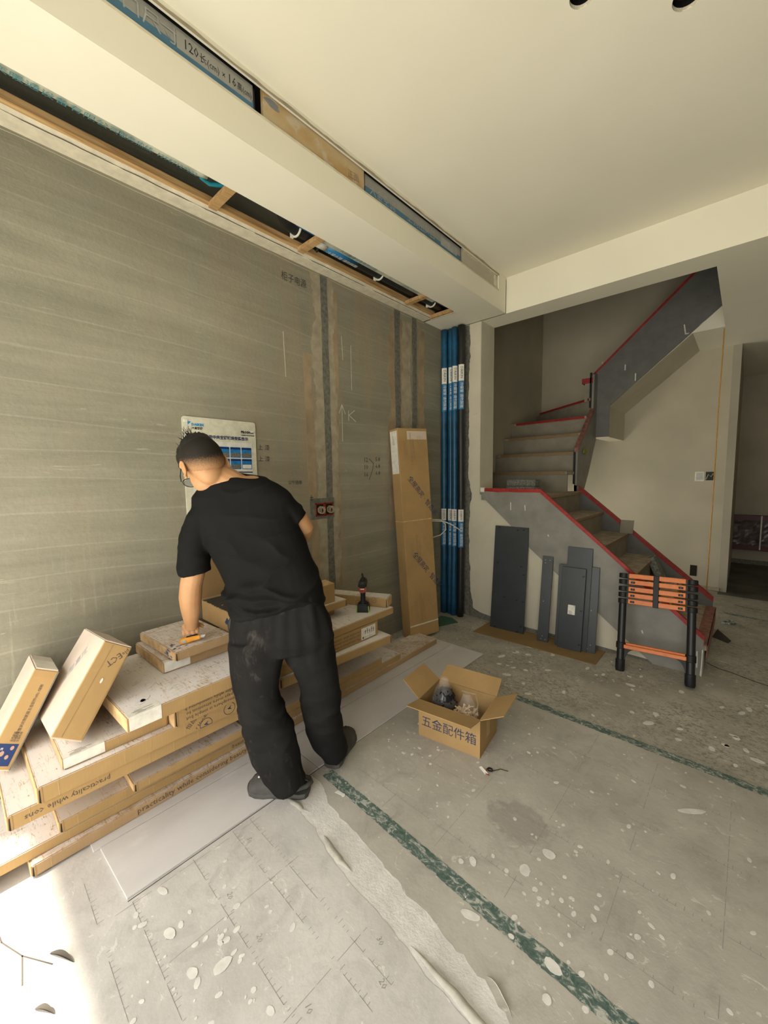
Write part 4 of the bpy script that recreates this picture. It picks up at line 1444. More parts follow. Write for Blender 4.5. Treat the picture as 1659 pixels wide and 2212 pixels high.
leaning('narrow dark panel mostly hidden behind the labelled panel', -1.170, -1.06, 3.600, 0.010, 3.500, 0.706, [], tilt=-0.016)
leaning('tallest dark panel standing behind the labelled panel', -1.111, -0.914, 3.628, 0.010, 3.505, 0.866, [], tilt=-0.02)
leaning('narrow dark panel at the right end of the leaning group', -0.928, -0.852, 3.628, 0.008, 3.522, 0.712, [], screws=[(0.4, 0.49), (0.5, 0.09), (0.2, 0.04)], tilt=-0.004)
leaning('dark panel with a small white label in front of the group', -1.139, -0.950, 3.578, 0.009, 3.472, 0.695, [(0.90, 0.905), (0.90, 0.49), (0.91, 0.085)], sticker=True, tilt=-0.02)

# ------------------------------------------------------------------ folded telescopic ladder
RL = Matrix.Rotation(math.radians(-13.5), 3, 'X') @ Matrix.Rotation(math.radians(-2), 3, 'Y')
RL = Matrix.Rotation(math.radians(1.5), 3, 'Z') @ RL
t = thing('telescopic_ladder', 'folded black telescopic ladder with orange rungs leaning on the stair', 'ladder', (-0.425, 3.375, 0.006), RL)
LW = 0.213
for s in (-1, 1):
    x = s * LW
    m = MB()
    m.tube([(x, 0, 0.06), (x, 0, 0.53)], 0.026, 16)
    lg = m.build('leg_tube', 'black_rubber', t, smooth='auto')
    m = MB()
    m.tube([(x, 0, 0.0), (x, 0, 0.012), (x, 0, 0.014), (x, 0, 0.085), (x, 0, 0.087)], [0.028, 0.031, 0.0318, 0.0318, 0.028], 16)
    m.build('foot_cap', 'black', lg, smooth='auto')
    m = MB()
    m.tube([(x, 0, 0.165), (x, 0, 0.168), (x, 0, 0.212), (x, 0, 0.215)], [0.028, 0.0325, 0.0325, 0.028], 16)
    m.build('collar', 'black', lg, smooth='auto')
    m = MB()
    pts = [(x - s * 0.02, -0.008, 0.185), (x - s * 0.02, -0.008, 0.075), (x - s * 0.026, -0.008, 0.075)]
    for k in range(9):
        a = math.radians(90 * k / 8)
        pts.append((x - s * (0.03 + 0.075 * (1 - math.cos(a))), -0.008, 0.085 + 0.088 * math.sin(a)))
    pts.append((x - s * 0.105, -0.008, 0.185))
    m.prism(pts, (0, 0.016, 0))
    m.build('brace', 'black', t)
    for k in range(5):
        z = 0.508 + k * 0.047 + (0.006 if k > 2 else 0)
        m = MB()
        m.tube([(x, 0, z), (x, 0, z + 0.003), (x, 0, z + 0.034), (x, 0, z + 0.037)], [0.028, 0.0325, 0.0325, 0.028], 16)
        m.box((min(x, x - s * 0.045), -0.020, z + 0.003), (max(x, x - s * 0.045), 0.020, z + 0.034))
        m.build('rung_collar', 'black', t, smooth='auto')
def rung(z, h, d0, d1):
    m = MB()
    m.box((-LW + 0.036, -0.024, z), (LW - 0.036, 0.024, z + h))
    return m.build('rung', 'orange', t, bevel=0.003)
m = MB()
m.box((-LW + 0.022, -0.030, 0.172), (LW - 0.022, 0.010, 0.200))
m.box((-LW + 0.022, -0.004, 0.195), (LW - 0.022, 0.030, 0.214))
m.build('rung', 'orange', t, bevel=0.003)
for k in range(5):
    z = 0.510 + k * 0.047 + (0.006 if k > 2 else 0)
    rg = rung(z, 0.035, 0, 0)
    if k < 4:
        for s in (-1, 1):
            if k == 3 and s > 0 and False:
                continue
            m = MB()
            m.box((s * 0.148 - 0.014, -0.0265, z + 0.008), (s * 0.148 + 0.014, -0.024, z + 0.024))
            lt = m.build('latch', 'black', rg, bevel=0.001)
            m = MB()
            m.disc((s * 0.148, -0.0265, z + 0.016), (1, 0, 0), (0, 0, 1), 0.0018, 0.0018, (0, -0.0012, 0), 6)
            m.build('latch_pin', 'grey_plastic', lt)
m = MB()
m.box((-0.018, -0.0275, 0.505), (0.018, 0.028, 0.742))
m.build('strap', 'black', t, bevel=0.003)

# ------------------------------------------------------------------ open hardware carton
HX, HY = -1.333, 1.751
t = thing('hardware_carton', 'small open cardboard carton of hardware fittings on the floor', 'carton', (HX, HY, 0.0024), math.radians(7.9))
HW, HD, HH, TT = 0.369, 0.266, 0.215, 0.004
for nm, a, b in (('front_wall', (0, 0, 0), (HW, TT, HH)), ('back_wall', (0, HD - TT, 0), (HW, HD, HH)), ('left_wall', (0, TT, 0), (TT, HD - TT, HH)), ('right_wall', (HW - TT, TT, 0), (HW, HD - TT, HH)), ('bottom', (TT, TT, 0), (HW - TT, HD - TT, TT))):
    m = MB()
    m.box(a, b)
    m.build(nm, 'card', t)
def flap(nm, o, ux, out, L, wd, mat='card', cut=0.0, bend=0.0):
    o, ux, out = V(o), V(ux), V(out).normalized()
    n = ux.cross(out).normalized() * 0.004
    pts = [o, o + ux, o + ux * (1 - cut) + out * L, o + ux * cut + out * L]
    m = MB()
    m.prism(pts, n)
    return m.build(nm, mat, t)
flap('front_flap', (0, 0, HH), (HW, 0, 0), (-0.02, -0.97, 0.20), 0.135, 1, cut=0.0)
flap('back_flap', (0, HD, HH), (HW, 0, 0), (0.0, 0.90, 0.42), 0.125, 1, cut=0.02)
flap('left_flap', (0, 0, HH), (0, HD, 0), (-0.80, 0.0, 0.60), 0.135, 1, cut=0.03)
flap('right_flap', (HW, 0, HH), (0, HD, 0), (0.90, 0.0, 0.45), 0.135, 1, cut=0.03)
text(t, 'lettering', '五金配件箱', 0.068, (HW * 0.50, 0, HH * 0.42), (1, 0, 0), (0, 0, 1), 'ink_blue', sx=0.98)
m = MB()
for i in range(4):
    m.box((HW, 0.10 + i * 0.014, 0.06), (HW + 0.0006, 0.1015 + i * 0.014 + 0.002 * (i % 2), 0.17 - 0.012 * (i % 3)))
m.build('scratches', 'card_end', t)
# bag of black bits and bag of wooden dowels standing in it
def in_box(p):
    return XF[t.name] @ V(p)
def bag(name, label, c, r, top, seedv):
    b = thing(name, label, 'bag', in_box((c[0], c[1], 0.005)), math.radians(7.9))
    rr = []
    for j in range(13):
        a = j / 12
        z = top * a
        k = (1 - max(0, a - 0.55) / 0.62) if a > 0.55 else min(1, 0.75 + a * 0.7)
        rr.append([(r[0] * k * math.cos(q) * (1 + 0.10 * mnoise.noise(V((math.cos(q) * 2 + seedv, math.sin(q) * 2, a * 5)))) + 0.010 * math.sin(a * 5 + seedv), r[1] * (k if a < 0.55 else k * (1.5 - a)) * math.sin(q) * (1 + 0.10 * mnoise.noise(V((math.cos(q) * 2, seedv, a * 5)))), z) for q in np.linspace(0, 2 * pi, 20, endpoint=False)])
    m = MB()
    m.rings(rr, cap=False)
    m.build('bag_skin', 'clear', b, smooth=True)
    return b
b1 = bag('parts_bag', 'clear bag packed with shiny black fittings in the hardware carton', (0.095, 0.150), (0.072, 0.075), 0.30, 1.3)
rs = random.Random(3)
m = MB()
m.ball((0, 0, 0.122), (0.066, 0.068, 0.118), 16, 12)
core = m.build('packed_fittings', 'black_bits', b1, smooth=True)
m = MB()
for i in range(160):
    a, z = rs.uniform(0, 2 * pi), rs.uniform(-0.9, 0.95)
    q = math.sqrt(1 - z * z)
    p = V((0.066 * q * math.cos(a), 0.068 * q * math.sin(a), 0.122 + 0.118 * z))
    d = V((rs.gauss(0, 1), rs.gauss(0, 1), rs.gauss(0, 1))).normalized()
    e = d.orthogonal().normalized()
    m.obox(p - d * 0.011 - e * 0.003, d * 0.022, e * 0.007, d.cross(e) * 0.006)
stuff(m.build('loose_fittings', 'black_bits', b1))
b2 = bag('dowel_bag', 'clear bag of short wooden dowels in the hardware carton', (0.245, 0.110), (0.078, 0.080), 0.265, 4.1)
for i in range(90):
    z = rs.uniform(0.01, 0.16)
    k = 0.060 * math.sqrt(rs.random())
    a = rs.uniform(0, 2 * pi)
    p = V((k * math.cos(a), k * math.sin(a), z if i > 52 else 0.140 + 0.030 * rs.random()))
    d = V((rs.gauss(0, 1), rs.gauss(0, 1), rs.gauss(0, 0.6))).normalized()
    m = MB()
    m.tube([p - d * 0.014, p + d * 0.014], 0.0042, 7)
    m.build('dowel', 'dowel', b2)
m = MB()
m.tube([in_box((0.325, 0.06, 0.17)), in_box((0.31, 0.12, 0.225)), in_box((0.27, 0.19, 0.235)), in_box((0.18, 0.20, 0.225))], 0.004, 6)
o = m.build('bag_seal', 'clear', b2, world=True)

# litter on the floor
t = thing('wire_scrap', 'small scrap of black and red wire by the hardware carton', 'litter', (-0.885, 1.755, 0.0024))
m = MB()
m.tube([(0.012 * math.cos(a), 0.012 * math.sin(a), 0.004 + 0.010 * a / 12) for a in np.linspace(0, 12, 30)], 0.0022, 5)
m.tube([(0.012, 0, 0.008), (0.04, 0.035, 0.012), (0.07, 0.055, 0.004)], 0.0018, 5)
m.build('wire', 'black', t)
m = MB()
m.tube([(-0.02, 0.005, 0.002), (-0.01, -0.03, 0.003), (0.012, -0.035, 0.006)], 0.0022, 5)
m.build('red_wire', 'red_box', t)
m = MB()
m.prism([(-0.055, -0.012, 0.0008), (-0.01, -0.035, 0.0008), (0.004, -0.028, 0.006), (-0.045, -0.004, 0.006)], (0, 0, 0.002))
m.build('plastic_piece', 'label_white', t)
def sliver(label, pts, w):
    a, b = V(pts[0]), V(pts[-1])
    d = (b - a)
    s = V((-d.y, d.x, 0)).normalized()
    n = 9
    vs, fs = [], []
    for i in range(n + 1):
        k = i / n
        p = a.lerp(b, k)
        ww = w * math.sin(pi * min(1, 0.08 + k * 0.9)) ** 0.8
        z = 0.004 + 0.016 * math.sin(pi * k)
        vs += [p - s * ww + V((0, 0, z)), p + V((0, 0, z * 0.6)), p + s * ww + V((0, 0, z))]
        if i:
            q = 3 * i
            fs += [(q - 3, q - 2, q + 1, q), (q - 2, q - 1, q + 2, q + 1)]
    m = MB()
    m.add(vs, fs)
    o = m.build('dry_leaf', 'dead_leaf', None)
    tag(settle(o, (a + b) / 2), label, 'leaf')
sliver('thin dry dark leaf in the sunlit floor, the nearer to the cartons', [(-1.56, 0.120, 0.0022), (-1.475, 0.165, 0.0022)], 0.008)
sliver('thin dry dark leaf in the sunlit floor, the farther from the cartons', [(-1.42, 0.066, 0.0022), (-1.365, 0.102, 0.0022)], 0.007)
m = MB()
m.prism([(-1.375, 1.145, 0.0026), (-1.335, 1.155, 0.0026), (-1.33, 1.17, 0.0026), (-1.372, 1.165, 0.0026)], (0, 0, 0.001))
o = m.build('paint_chip', 'splash', None)
tag(settle(o, (-1.35, 1.16, 0.0026)), 'white paint chip stuck on the nearer green tape', 'litter')
# green wire litter by the stair foot
m = MB()
m.tube([(-0.10, 5.10, 0.004), (-0.04, 5.05, 0.02), (0.0, 5.12, 0.012), (-0.03, 5.18, 0.02), (-0.09, 5.14, 0.006)], 0.008, 6)
o = m.build('green_wire', 'green_tape', None)
tag(settle(o, (-0.05, 5.1, 0)), 'tangle of green plastic strip behind the stair foot', 'litter')
m = MB()
m.prism([(-0.15, 4.60, 0.001), (-0.04, 4.52, 0.001), (-0.02, 4.50, 0.03), (-0.12, 4.70, 0.05)], (0, 0.006, 0.004))
o = m.build('torn_wrapping', 'dead_leaf', None)
tag(settle(o, (-0.09, 4.6, 0)), 'torn brown wrapping beside the foot of the stair', 'litter')

# ------------------------------------------------------------------ grey boards on the floor along the cartons
for i, (a, b, c, d, lb) in enumerate((
        ((-1.868, 0.322), (-1.562, 0.334), (-1.556, 1.19), (-1.860, 1.19), 'grey plasterboard strip on the floor left of the man'),
        ((-1.860, 1.194), (-1.556, 1.194), (-1.548, 2.93), (-1.852, 2.93), 'grey plasterboard strip on the floor right of the man'),
        ((-2.30, 0.30), (-1.872, 0.30), (-1.856, 2.93), (-2.30, 2.93), 'grey plasterboard under the cartons along the wall'))):
    m = MB()
    m.prism([(*a, 0.0025), (*b, 0.0025), (*c, 0.0025), (*d, 0.0025)], (0, 0, 0.0075))
    o = m.build('floor_board', 'gyp', None, bevel=0.001)
    tag(settle(o, ((a[0] + c[0]) / 2, (a[1] + c[1]) / 2, 0.0025)), lb, 'board')

m = MB()
m.box((-1.5560, 0.334, 0.0024), (-1.5525, 2.93, 0.0030))
m.build('board_gap', 'ink_soft', floor)

# ------------------------------------------------------------------ carton stack along the wall
def carton(label, fl, fr, z0, T, D, mat='card_dusty', group='flat cartons stacked along the wall', sticker=None, lines=None, slits=(1, 0), creases=True, name='carton'):
    """fl, fr: front-left and front-right bottom corners (x, y); D: depth toward the wall"""
    a, b = V((*fl, 0)), V((*fr, 0))
    L = (b - a).length
    ang = math.atan2(b.y - a.y, b.x - a.x)
    t = thing(name, label, 'carton', (a.x, a.y, z0), ang, group)
    m = MB()
    m.box((0.004, 0, 0), (L - 0.004, D, T))
    body = m.build('body', mat, t, bevel=0.0035, seg=2)
    for i, x in enumerate((0, L - 0.004)):
        m = MB()
        m.box((x, 0.006, 0.003), (x + 0.004, D - 0.006, T - 0.003))
        fl_ = m.build('end_flap', 'card_end', t, bevel=0.001)
        if slits[i]:
            m = MB()
            x0 = 0.004 if i == 0 else L - 0.012
            m.prism([(x0 + 0.001, -0.0006, T * 0.12), (x0 + 0.0065, -0.0006, T * 0.05), (x0 + 0.005, -0.0006, T * 0.86), (x0 + 0.002, -0.0006, T * 0.80)], (0, 0.002, 0))
            m.build('flap_slit', 'dark_gap', t)
            m = MB()
            m.prism([(x0 + 0.0085, -0.0008, T * 0.04), (x0 + 0.0125, -0.0008, T * 0.04), (x0 + 0.012, -0.0008, T * 0.95), (x0 + 0.009, -0.0008, T * 0.95)], (0, 0.002, 0))
            m.build('folded_edge', 'card_edge', t)
    if creases:
        m = MB()
        rs_ = random.Random(int(a.y * 1000) + int(z0 * 1000))
        x = 0.06
        while x < L - 0.05:
            m.box((x, -0.0005, T * 0.05), (x + 0.0022, 0.001, T * 0.95))
            x += rs_.uniform(0.07, 0.22)
        stuff(m.build('crease', 'card_crease', t))
    if sticker:
        x0, x1, top = sticker[:3]
        m = MB()
        m.box((x0, -0.0012, 0.006), (x1, 0.0, T + 0.0008))
        m.box((x0, -0.0012, T), (x1, top, T + 0.0012))
        sk = m.build('label_sticker', 'label_white', t)
        m = MB()
        rs_ = random.Random(int(a.y * 1000))
        w = x1 - x0
        for i in range(5):
            q = x0 + w * 0.15 + rs_.random() * 0.02
            m.box((q, top * 0.15 + i * 0.006, T + 0.0012), (q + w * rs_.uniform(0.2, 0.6), top * 0.15 + i * 0.006 + 0.0018, T + 0.0015))
        m.build('label_print', 'ink_soft', sk)
    for ln in (lines or []):
        s_, size, x, z, flip = ln[:5]
        sg = -1 if flip else 1
        text(t, 'lettering', s_, size, (x, 0, z), (sg, 0, 0), (0, 0, sg), ln[5] if len(ln) > 5 else 'ink_soft', off=0.0009, lift=(0, -1, 0))
    return t, L
SENT = 'The atmosphere is simple but\nand it pays more attention to\npracticality while considering b'
carton('long lowest carton on the grey board, right way up text along its front', (-1.911, 0.116), (-1.960, 2.85), 0.0105, 0.0475, 0.235, 'card_halfdust', lines=[('practicality while considering beauty', 0.036, 0.62, 0.027, False)])
carton('long second lowest carton whose near end runs into the sunlight', (-1.945, -0.30), (-1.950, 2.337), 0.0585, 0.0445, 0.42, 'card_dusty', lines=[('beauty', 0.030, 1.27, 0.022, False)])
carton('long third layer carton with its end showing by the sun patch', (-1.942, 0.21), (-1.945, 2.113), 0.1035, 0.0485, 0.42, 'card_dusty', lines=[('honest', 0.026, 0.98, 0.034, False, 'ink_faint')])
carton('short narrow carton jutting from the stack left of the man', (-1.885, 0.457), (-1.885, 0.975), 0.1525, 0.040, 0.18, 'card_dusty', slits=(1, 1))
carton('set back carton in the shadow low in the left of the stack', (-2.20, 0.30), (-2.20, 1.10), 0.1525, 0.132, 0.20, 'card_halfdust', slits=(0, 0))
carton('set back carton in the shadow low in the right of the stack', (-2.20, 1.20), (-2.20, 1.93), 0.1525, 0.188, 0.20, 'card_halfdust', slits=(0, 0))
carton('wide dusty carton with upside down text, its end nearest the camera', (-1.830, 0.063), (-1.83, 1.12), 0.285, 0.0595, 0.52, 'card_dusty', lines=[('practicality while cons', 0.029, 0.175, 0.026, True), ('beauty', 0.030, 0.93, 0.036, True)])
t10, L10 = carton('carton printed with circled bird emblems beneath the folded text carton', (-1.810, 0.145), (-1.810, 1.13), 0.345, 0.0655, 0.54, 'card_dusty')
for (cx_, cz_, r_) in ((0.715, 0.036, 0.028), (0.600, 0.012, 0.028)):
    pts = [(cx_ + r_ * math.cos(a), 0, cz_ + r_ * math.sin(a)) for a in np.linspace(0, 2 * pi, 25) if 0.002 < cz_ + r_ * math.sin(a) < 0.064]
    stroke(t10, 'emblem_ring', [pts], 0.0022, 'ink_blue', (0, -1, 0))
    m = MB()
    m.prism([(cx_ - 0.011, -0.0009, max(cz_ + 0.002, 0.002)), (cx_ - 0.003, -0.0009, cz_ + 0.004), (cx_ + 0.010, -0.0009, cz_ + 0.013), (cx_ + 0.003, -0.0009, cz_ + 0.002), (cx_ + 0.012, -0.0009, max(cz_ - 0.006, 0.002)), (cx_ - 0.002, -0.0009, max(cz_ - 0.003, 0.002))], (0, 0.0008, 0))
    m.build('emblem_bird', 'ink_blue', t10)
text(t10, 'lettering', 'r Handle N', 0.022, (0.590, 0, 0.046), (0.72, 0, 0.69), (-0.69, 0, 0.72), 'ink_soft', off=0.0009, lift=(0, -1, 0))
text(t10, 'lettering', '恒昌', 0.026, (0.535, 0, 0.045), (0.72, 0, 0.69), (-0.69, 0, 0.72), 'ink_soft', off=0.0009, lift=(0, -1, 0))
carton('dusty carton with a white label, under the tilted box', (-1.845, 0.225), (-1.845, 0.597), 0.411, 0.046, 0.50, 'card_dusty', sticker=(0.004, 0.135, 0.03))
carton('carton with three lines of upside down text left of the man', (-1.790, 0.603), (-1.80, 1.15), 0.4115, 0.093, 0.52, 'card', lines=[(SENT, 0.0235, 0.19, 0.045, True, 'ink_soft')])
t13, L13 = carton('broad dusty topped carton with a wide white label on its corner', (-1.735, 0.415), (-1.765, 1.22), 0.510, 0.063, 0.62, 'card_dusty', sticker=(0.006, 0.125, 0.05))
carton('dusty carton directly under the one the man cuts', (-2.005, 0.642), (-2.015, 0.975), 0.574, 0.054, 0.37, 'card_halfdust', sticker=(0.004, 0.125, 0.02), slits=(1, 0))
t15, L15 = carton('small dusty carton the man is cutting open', (-1.962, 0.682), (-1.981, 0.975), 0.632, 0.046, 0.415, 'card_halfdust')
m = MB()
rs = random.Random(8)
for i in range(12):
    x, y = rs.uniform(0.01, 0.07), rs.uniform(0.02, 0.10)
    m.obox((x, y, 0.0462), (0.012, 0.006, 0), (-0.003, 0.007, 0), (0, 0, 0.0006))
for i in range(10):
    z = rs.uniform(0.004, 0.036)
    m.obox((-0.0006, rs.uniform(0.03, 0.10), z), (0, 0.018, 0.004), (0, -0.004, 0.008), (0.0006, 0, 0))
stuff(m.build('blue_print', flat('print_blue', (0.17, 0.18, 0.24), 0.8), t15))
m = MB()
for (x, y, r, e) in ((0.10, 0.10, 0.016, 1.8), (0.16, 0.20, 0.013, 2.4), (0.075, 0.085, 0.022, 1.3), (0.20, 0.10, 0.010, 1.6), (0.13, 0.28, 0.016, 2.0)):
    m.disc((x, y, 0.0632), (0.8, 0.6, 0), (-0.6, 0.8, 0), r * e, r * 0.7, (0, 0, 0.0012), 14, 0.10, x)
stuff(m.build('plaster_smear', 'splash', t13))
# right part of the stack, behind and right of the man
carton('dusty ended carton jutting under the text carton right of the man', (-1.830, 1.160), (-1.770, 2.02), 0.342, 0.058, 0.46, 'card_dusty', slits=(1, 1))
t7, L7 = carton('carton with upside down text and a white label at its right end', (-1.845, 1.10), (-1.845, 1.965), 0.402, 0.098, 0.48, 'card', slits=(0, 0), lines=[(SENT, 0.0235, 0.55, 0.047, True, 'ink_soft')])
m = MB()
m.box((0.70, -0.0012, 0.008), (0.835, 0, 0.086))
sk = m.build('label_sticker', 'label_white', t7)
m = MB()
for i, (x, h) in enumerate(((0.735, 0.030), (0.755, 0.036), (0.775, 0.026), (0.795, 0.036), (0.812, 0.030))):
    m.box((x, -0.0016, 0.040), (x + 0.004, -0.0012, 0.040 + h))
    m.box((x - 0.006, -0.0016, 0.040 + h * 0.55), (x + 0.008, -0.0012, 0.043 + h * 0.55))
m.box((0.710, -0.0016, 0.014), (0.722, -0.0012, 0.026))
m.box((0.730, -0.0016, 0.018), (0.80, -0.0012, 0.0195))
m.build('label_print', 'ink_soft', sk)
carton('broad dusty carton under the cordless driver', (-1.840, 1.25), (-1.852, 2.14), 0.502, 0.049, 0.53, 'card_dusty', slits=(0, 0))
carton('shadowed carton beneath the pale one right of the man', (-2.06, 1.16), (-2.06, 1.76), 0.5515, 0.063, 0.31, 'card', slits=(0, 0))
carton('pale topped carton under the open box right of the man', (-1.985, 1.06), (-1.985, 1.805), 0.615, 0.050, 0.38, 'card_dusty', slits=(0, 1))
# narrow carton across the end of the stack
t18, L18 = carton('narrow long carton lying across the far end of the stack', (-2.375, 1.859), (-1.866, 2.088), 0.5515, 0.070, 0.115, 'card_dusty', slits=(0, 1))
for i, x in enumerate((0.33, 0.455)):
    stroke(t18, 'emblem_ring', [[(x + 0.019 * math.cos(a), 0, 0.020 + 0.030 * i + 0.019 * math.sin(a)) for a in np.linspace(0, 2 * pi, 18)], [(x - 0.009, 0, 0.015 + 0.030 * i), (x + 0.009, 0, 0.025 + 0.030 * i)]], 0.0022, 'ink_soft', (0, -1, 0))
stroke(t18, 'print_mark', [[(0.345, 0, 0.010), (0.43, 0, 0.062)]], 0.002, 'ink_soft', (0, -1, 0))

# open carton with the dark board in it, behind the man
t = thing('open_carton', 'open tall sided carton holding a dark board behind the man', 'carton', (-2.0, 0.985, 0.6655), pi / 2)
LO, DO, HO = 0.725, 0.365, 0.122
m = MB()
m.box((0, 0, 0), (LO, 0.005, HO))
m.build('front_wall', 'card', t)
m = MB()
m.box((0, DO - 0.005, 0), (LO, DO, HO))
m.build('back_wall', 'card', t)
lw = []
n = 24
for i in range(n + 1):
    lw.append((0, DO * i / n, HO - 0.010 + 0.010 * abs(frac(17, i * 0.9)) - 0.004 * (i % 2)))
m = MB()
m.prism([(0, DO, 0), (0, 0, 0)] + lw, (0.005, 0, 0))
lwall = m.build('left_wall', 'card', t)
m = MB()
m.box((LO - 0.005, 0.005, 0), (LO, DO - 0.005, HO))
m.build('right_wall', 'card', t)
m = MB()
m.box((0.006, 0.006, 0), (LO - 0.006, DO - 0.006, 0.005))
m.build('bottom', 'card', t)
m = MB()
m.prism([(0, DO - 0.004, HO), (LO - 0.06, DO - 0.004, HO), (LO - 0.11, DO + 0.020, HO + 0.300), (0.05, DO + 0.020, HO + 0.305)], (0, 0.004, 0))
m.build('back_flap', 'card_dark', t)
m = MB()
m.prism([(LO - 0.10, 0.004, HO), (LO, 0.004, HO), (LO - 0.01, 0.085, HO + 0.012), (LO - 0.10, 0.075, HO + 0.012)], (0, 0, 0.004))
m.build('folded_flap', 'card_end', t)
m = MB()
for (y, z, s_) in ((0.045, 0.066, 0.016), (0.060, 0.050, 0.015), (0.036, 0.048, 0.013), (0.030, 0.020, 0.013), (0.020, 0.010, 0.012)):
    m.prism([(0, y - s_, z), (0, y, z - s_ * 0.9), (0, y + s_, z), (0, y, z + s_ * 0.9)], (-0.0008, 0, 0))
m.build('blue_print', 'ink_blue', lwall)
m = MB()
m.box((0.012, -0.001, 0.022), (0.12, 0, 0.104))
sk = m.build('label_sticker', 'label_white', t)
m = MB()
for i in range(5):
    m.box((0.018, -0.0014, 0.090 - i * 0.011), (0.018 + 0.022 + 0.012 * (i % 3), -0.001, 0.0925 - i * 0.011))
m.build('label_print', 'ink_soft', sk)
m = MB()
m.box((0.008, 0.010, 0.095), (LO - 0.12, DO - 0.010, 0.113))
o = m.build('slate_panel', 'slate_panel', t, bevel=0.001)
o.parent = None
o.matrix_world = XF[t.name]
tag(o, 'dark panel lying inside the open carton behind the man', 'panel')
XF[o.name] = XF[t.name]
m = MB()
m.obox((0.06, 0.07, 0.1131), (0.030, 0.060, 0), (0.006, -0.003, 0), (0, 0, 0.001))
m.obox((0.030, 0.17, 0.1131), (0.010, 0.010, 0), (0.004, -0.004, 0), (0, 0, 0.001))
m.obox((0.115, 0.080, 0.1131), (0.008, 0.010, 0), (0.006, -0.004, 0), (0, 0, 0.001))
stuff(m.build('sawdust_bits', 'card_end', o))

# two boxes leaning over on the near end of the stack
def leaning_box(name, label, c, s, R, k, mats, group=None):
    c, s = V((0, 0, 1.5)) + (V(c) - V((0, 0, 1.5))) * k, V(s) * k
    R = Matrix(R).transposed()
    t = thing(name, label, 'carton', c - R @ V((0, 0, s.z / 2)), R, group)
    m = MB()
    h = s / 2
    m.box((-h.x, -h.y, 0.004), (h.x, h.y, s.z - 0.004))
    m.build('body', mats[0], t, bevel=0.003)
    m = MB()
    m.box((-h.x + 0.003, -h.y + 0.003, s.z - 0.004), (h.x - 0.003, h.y - 0.003, s.z))
    m.build('top_flap', mats[1], t)
    m = MB()
    m.box((-h.x + 0.003, -h.y + 0.003, 0), (h.x - 0.003, h.y - 0.003, 0.004))
    m.build('bottom_flap', mats[1], t)
    m = MB()
    m.box((-h.x - 0.0004, -h.y - 0.0008, 0.004), (h.x - 0.003, -h.y + 0.0005, s.z - 0.004))
    m.build('dusty_side', mats[2], t)
    return t, h, s
RB = ((0.993, -0.003, 0.119), (0.068, 0.837, -0.543), (-0.098, 0.548, 0.831))
tb, h, s = leaning_box('carton', 'tilted brown box with a pale dusty side between long box and stack', (-2.162, 0.364, 0.604), (0.386, 0.114, 0.385), RB, 0.955, ('card', 'card_pale', 'card_pale'))
text(tb, 'lettering', 'ECT', 0.034, (h.x, 0.012, s.z * 0.83), (0, -0.55, -0.83), (0, 0.83, -0.55), 'ink_soft', off=0.001, lift=(1, 0, 0))
text(tb, 'lettering', 'ple', 0.022, (h.x, 0.040, s.z * 0.93), (0, -0.55, -0.83), (0, 0.83, -0.55), 'ink_soft', off=0.001, lift=(1, 0, 0))
stroke(tb, 'fold_line', [[(h.x, -0.022, 0.01), (h.x, -0.018, s.z - 0.01)], [(h.x, h.y - 0.008, 0.01), (h.x, h.y - 0.006, s.z - 0.01)]], 0.0022, 'card_edge', (1, 0, 0), off=0.001)
m = MB()
m.disc((h.x + 0.0005, 0.008, s.z * 0.60), (0, 0, 1), (0, 1, 0), 0.010, 0.004, (0.001, 0, 0))
m.build('paint_drop', 'splash', tb)
text(tb, 'faded_print', '全屋高定', 0.045, (-0.02, -h.y, s.z * 0.62), (0.5, 0, 0.86), (-0.86, 0, 0.5), flat('print_faded', (0.40, 0.41, 0.42), 0.8), off=0.0016, lift=(0, -1, 0))
RA = ((0.996, -0.033, 0.082), (0.068, 0.879, -0.472), (-0.057, 0.475, 0.878))
ta, h, s = leaning_box('carton', 'long narrow box with a blue photo label leaning at the frame edge', (-2.251, 0.155, 0.528), (0.249, 0.084, 0.386), RA, 0.987, ('card', 'card_pale', 'card_pale'))
text(ta, 'lettering', '全屋整装定制家居五金配件(45) /储物', 0.0125, (h.x, 0.008, s.z * 0.58), (0, 0, 1), (0, -1, 0), 'ink_soft', off=0.001, lift=(1, 0, 0))
text(ta, 'lettering', '品质家居\n规格尺寸\n全国热线', 0.0095, (h.x, 0.010, s.z * 0.325), (0, 0, 1), (0, -1, 0), 'ink_soft', off=0.001, lift=(1, 0, 0))
m = MB()
m.box((h.x, -h.y + 0.004, 0.018), (h.x + 0.0009, h.y - 0.012, s.z * 0.255))
ph = m.build('photo_label', 'poster_navy', ta)
m = MB()
for (y, z, a, b) in ((-0.010, 0.062, 0.007, 0.010), (0.014, 0.083, 0.006, 0.008), (0.010, 0.050, 0.006, 0.008)):
    m.disc((h.x + 0.0009, y, z), (0, 1, 0), (0, 0, 1), a, b, (0.0006, 0, 0), 10)
m.build('photo_face', flat('photo_skin', (0.40, 0.25, 0.19), 0.5), ph)
text(ph, 'lettering', '品质', 0.010, (h.x, -0.022, 0.078), (0, 1, 0), (0, 0, 1), 'label_white', off=0.0018, lift=(1, 0, 0))
m = MB()
m.box((h.x - 0.004, h.y - 0.003, 0.004), (h.x + 0.001, h.y + 0.0012, s.z - 0.004))
m.build('side_tape', 'grey_paint_dark', ta)
m = MB()
m.box((-h.x * 0.2, -h.y + 0.004, s.z), (h.x - 0.004, h.y - 0.004, s.z + 0.0012))
m.build('clear_tape', 'label_white', ta)

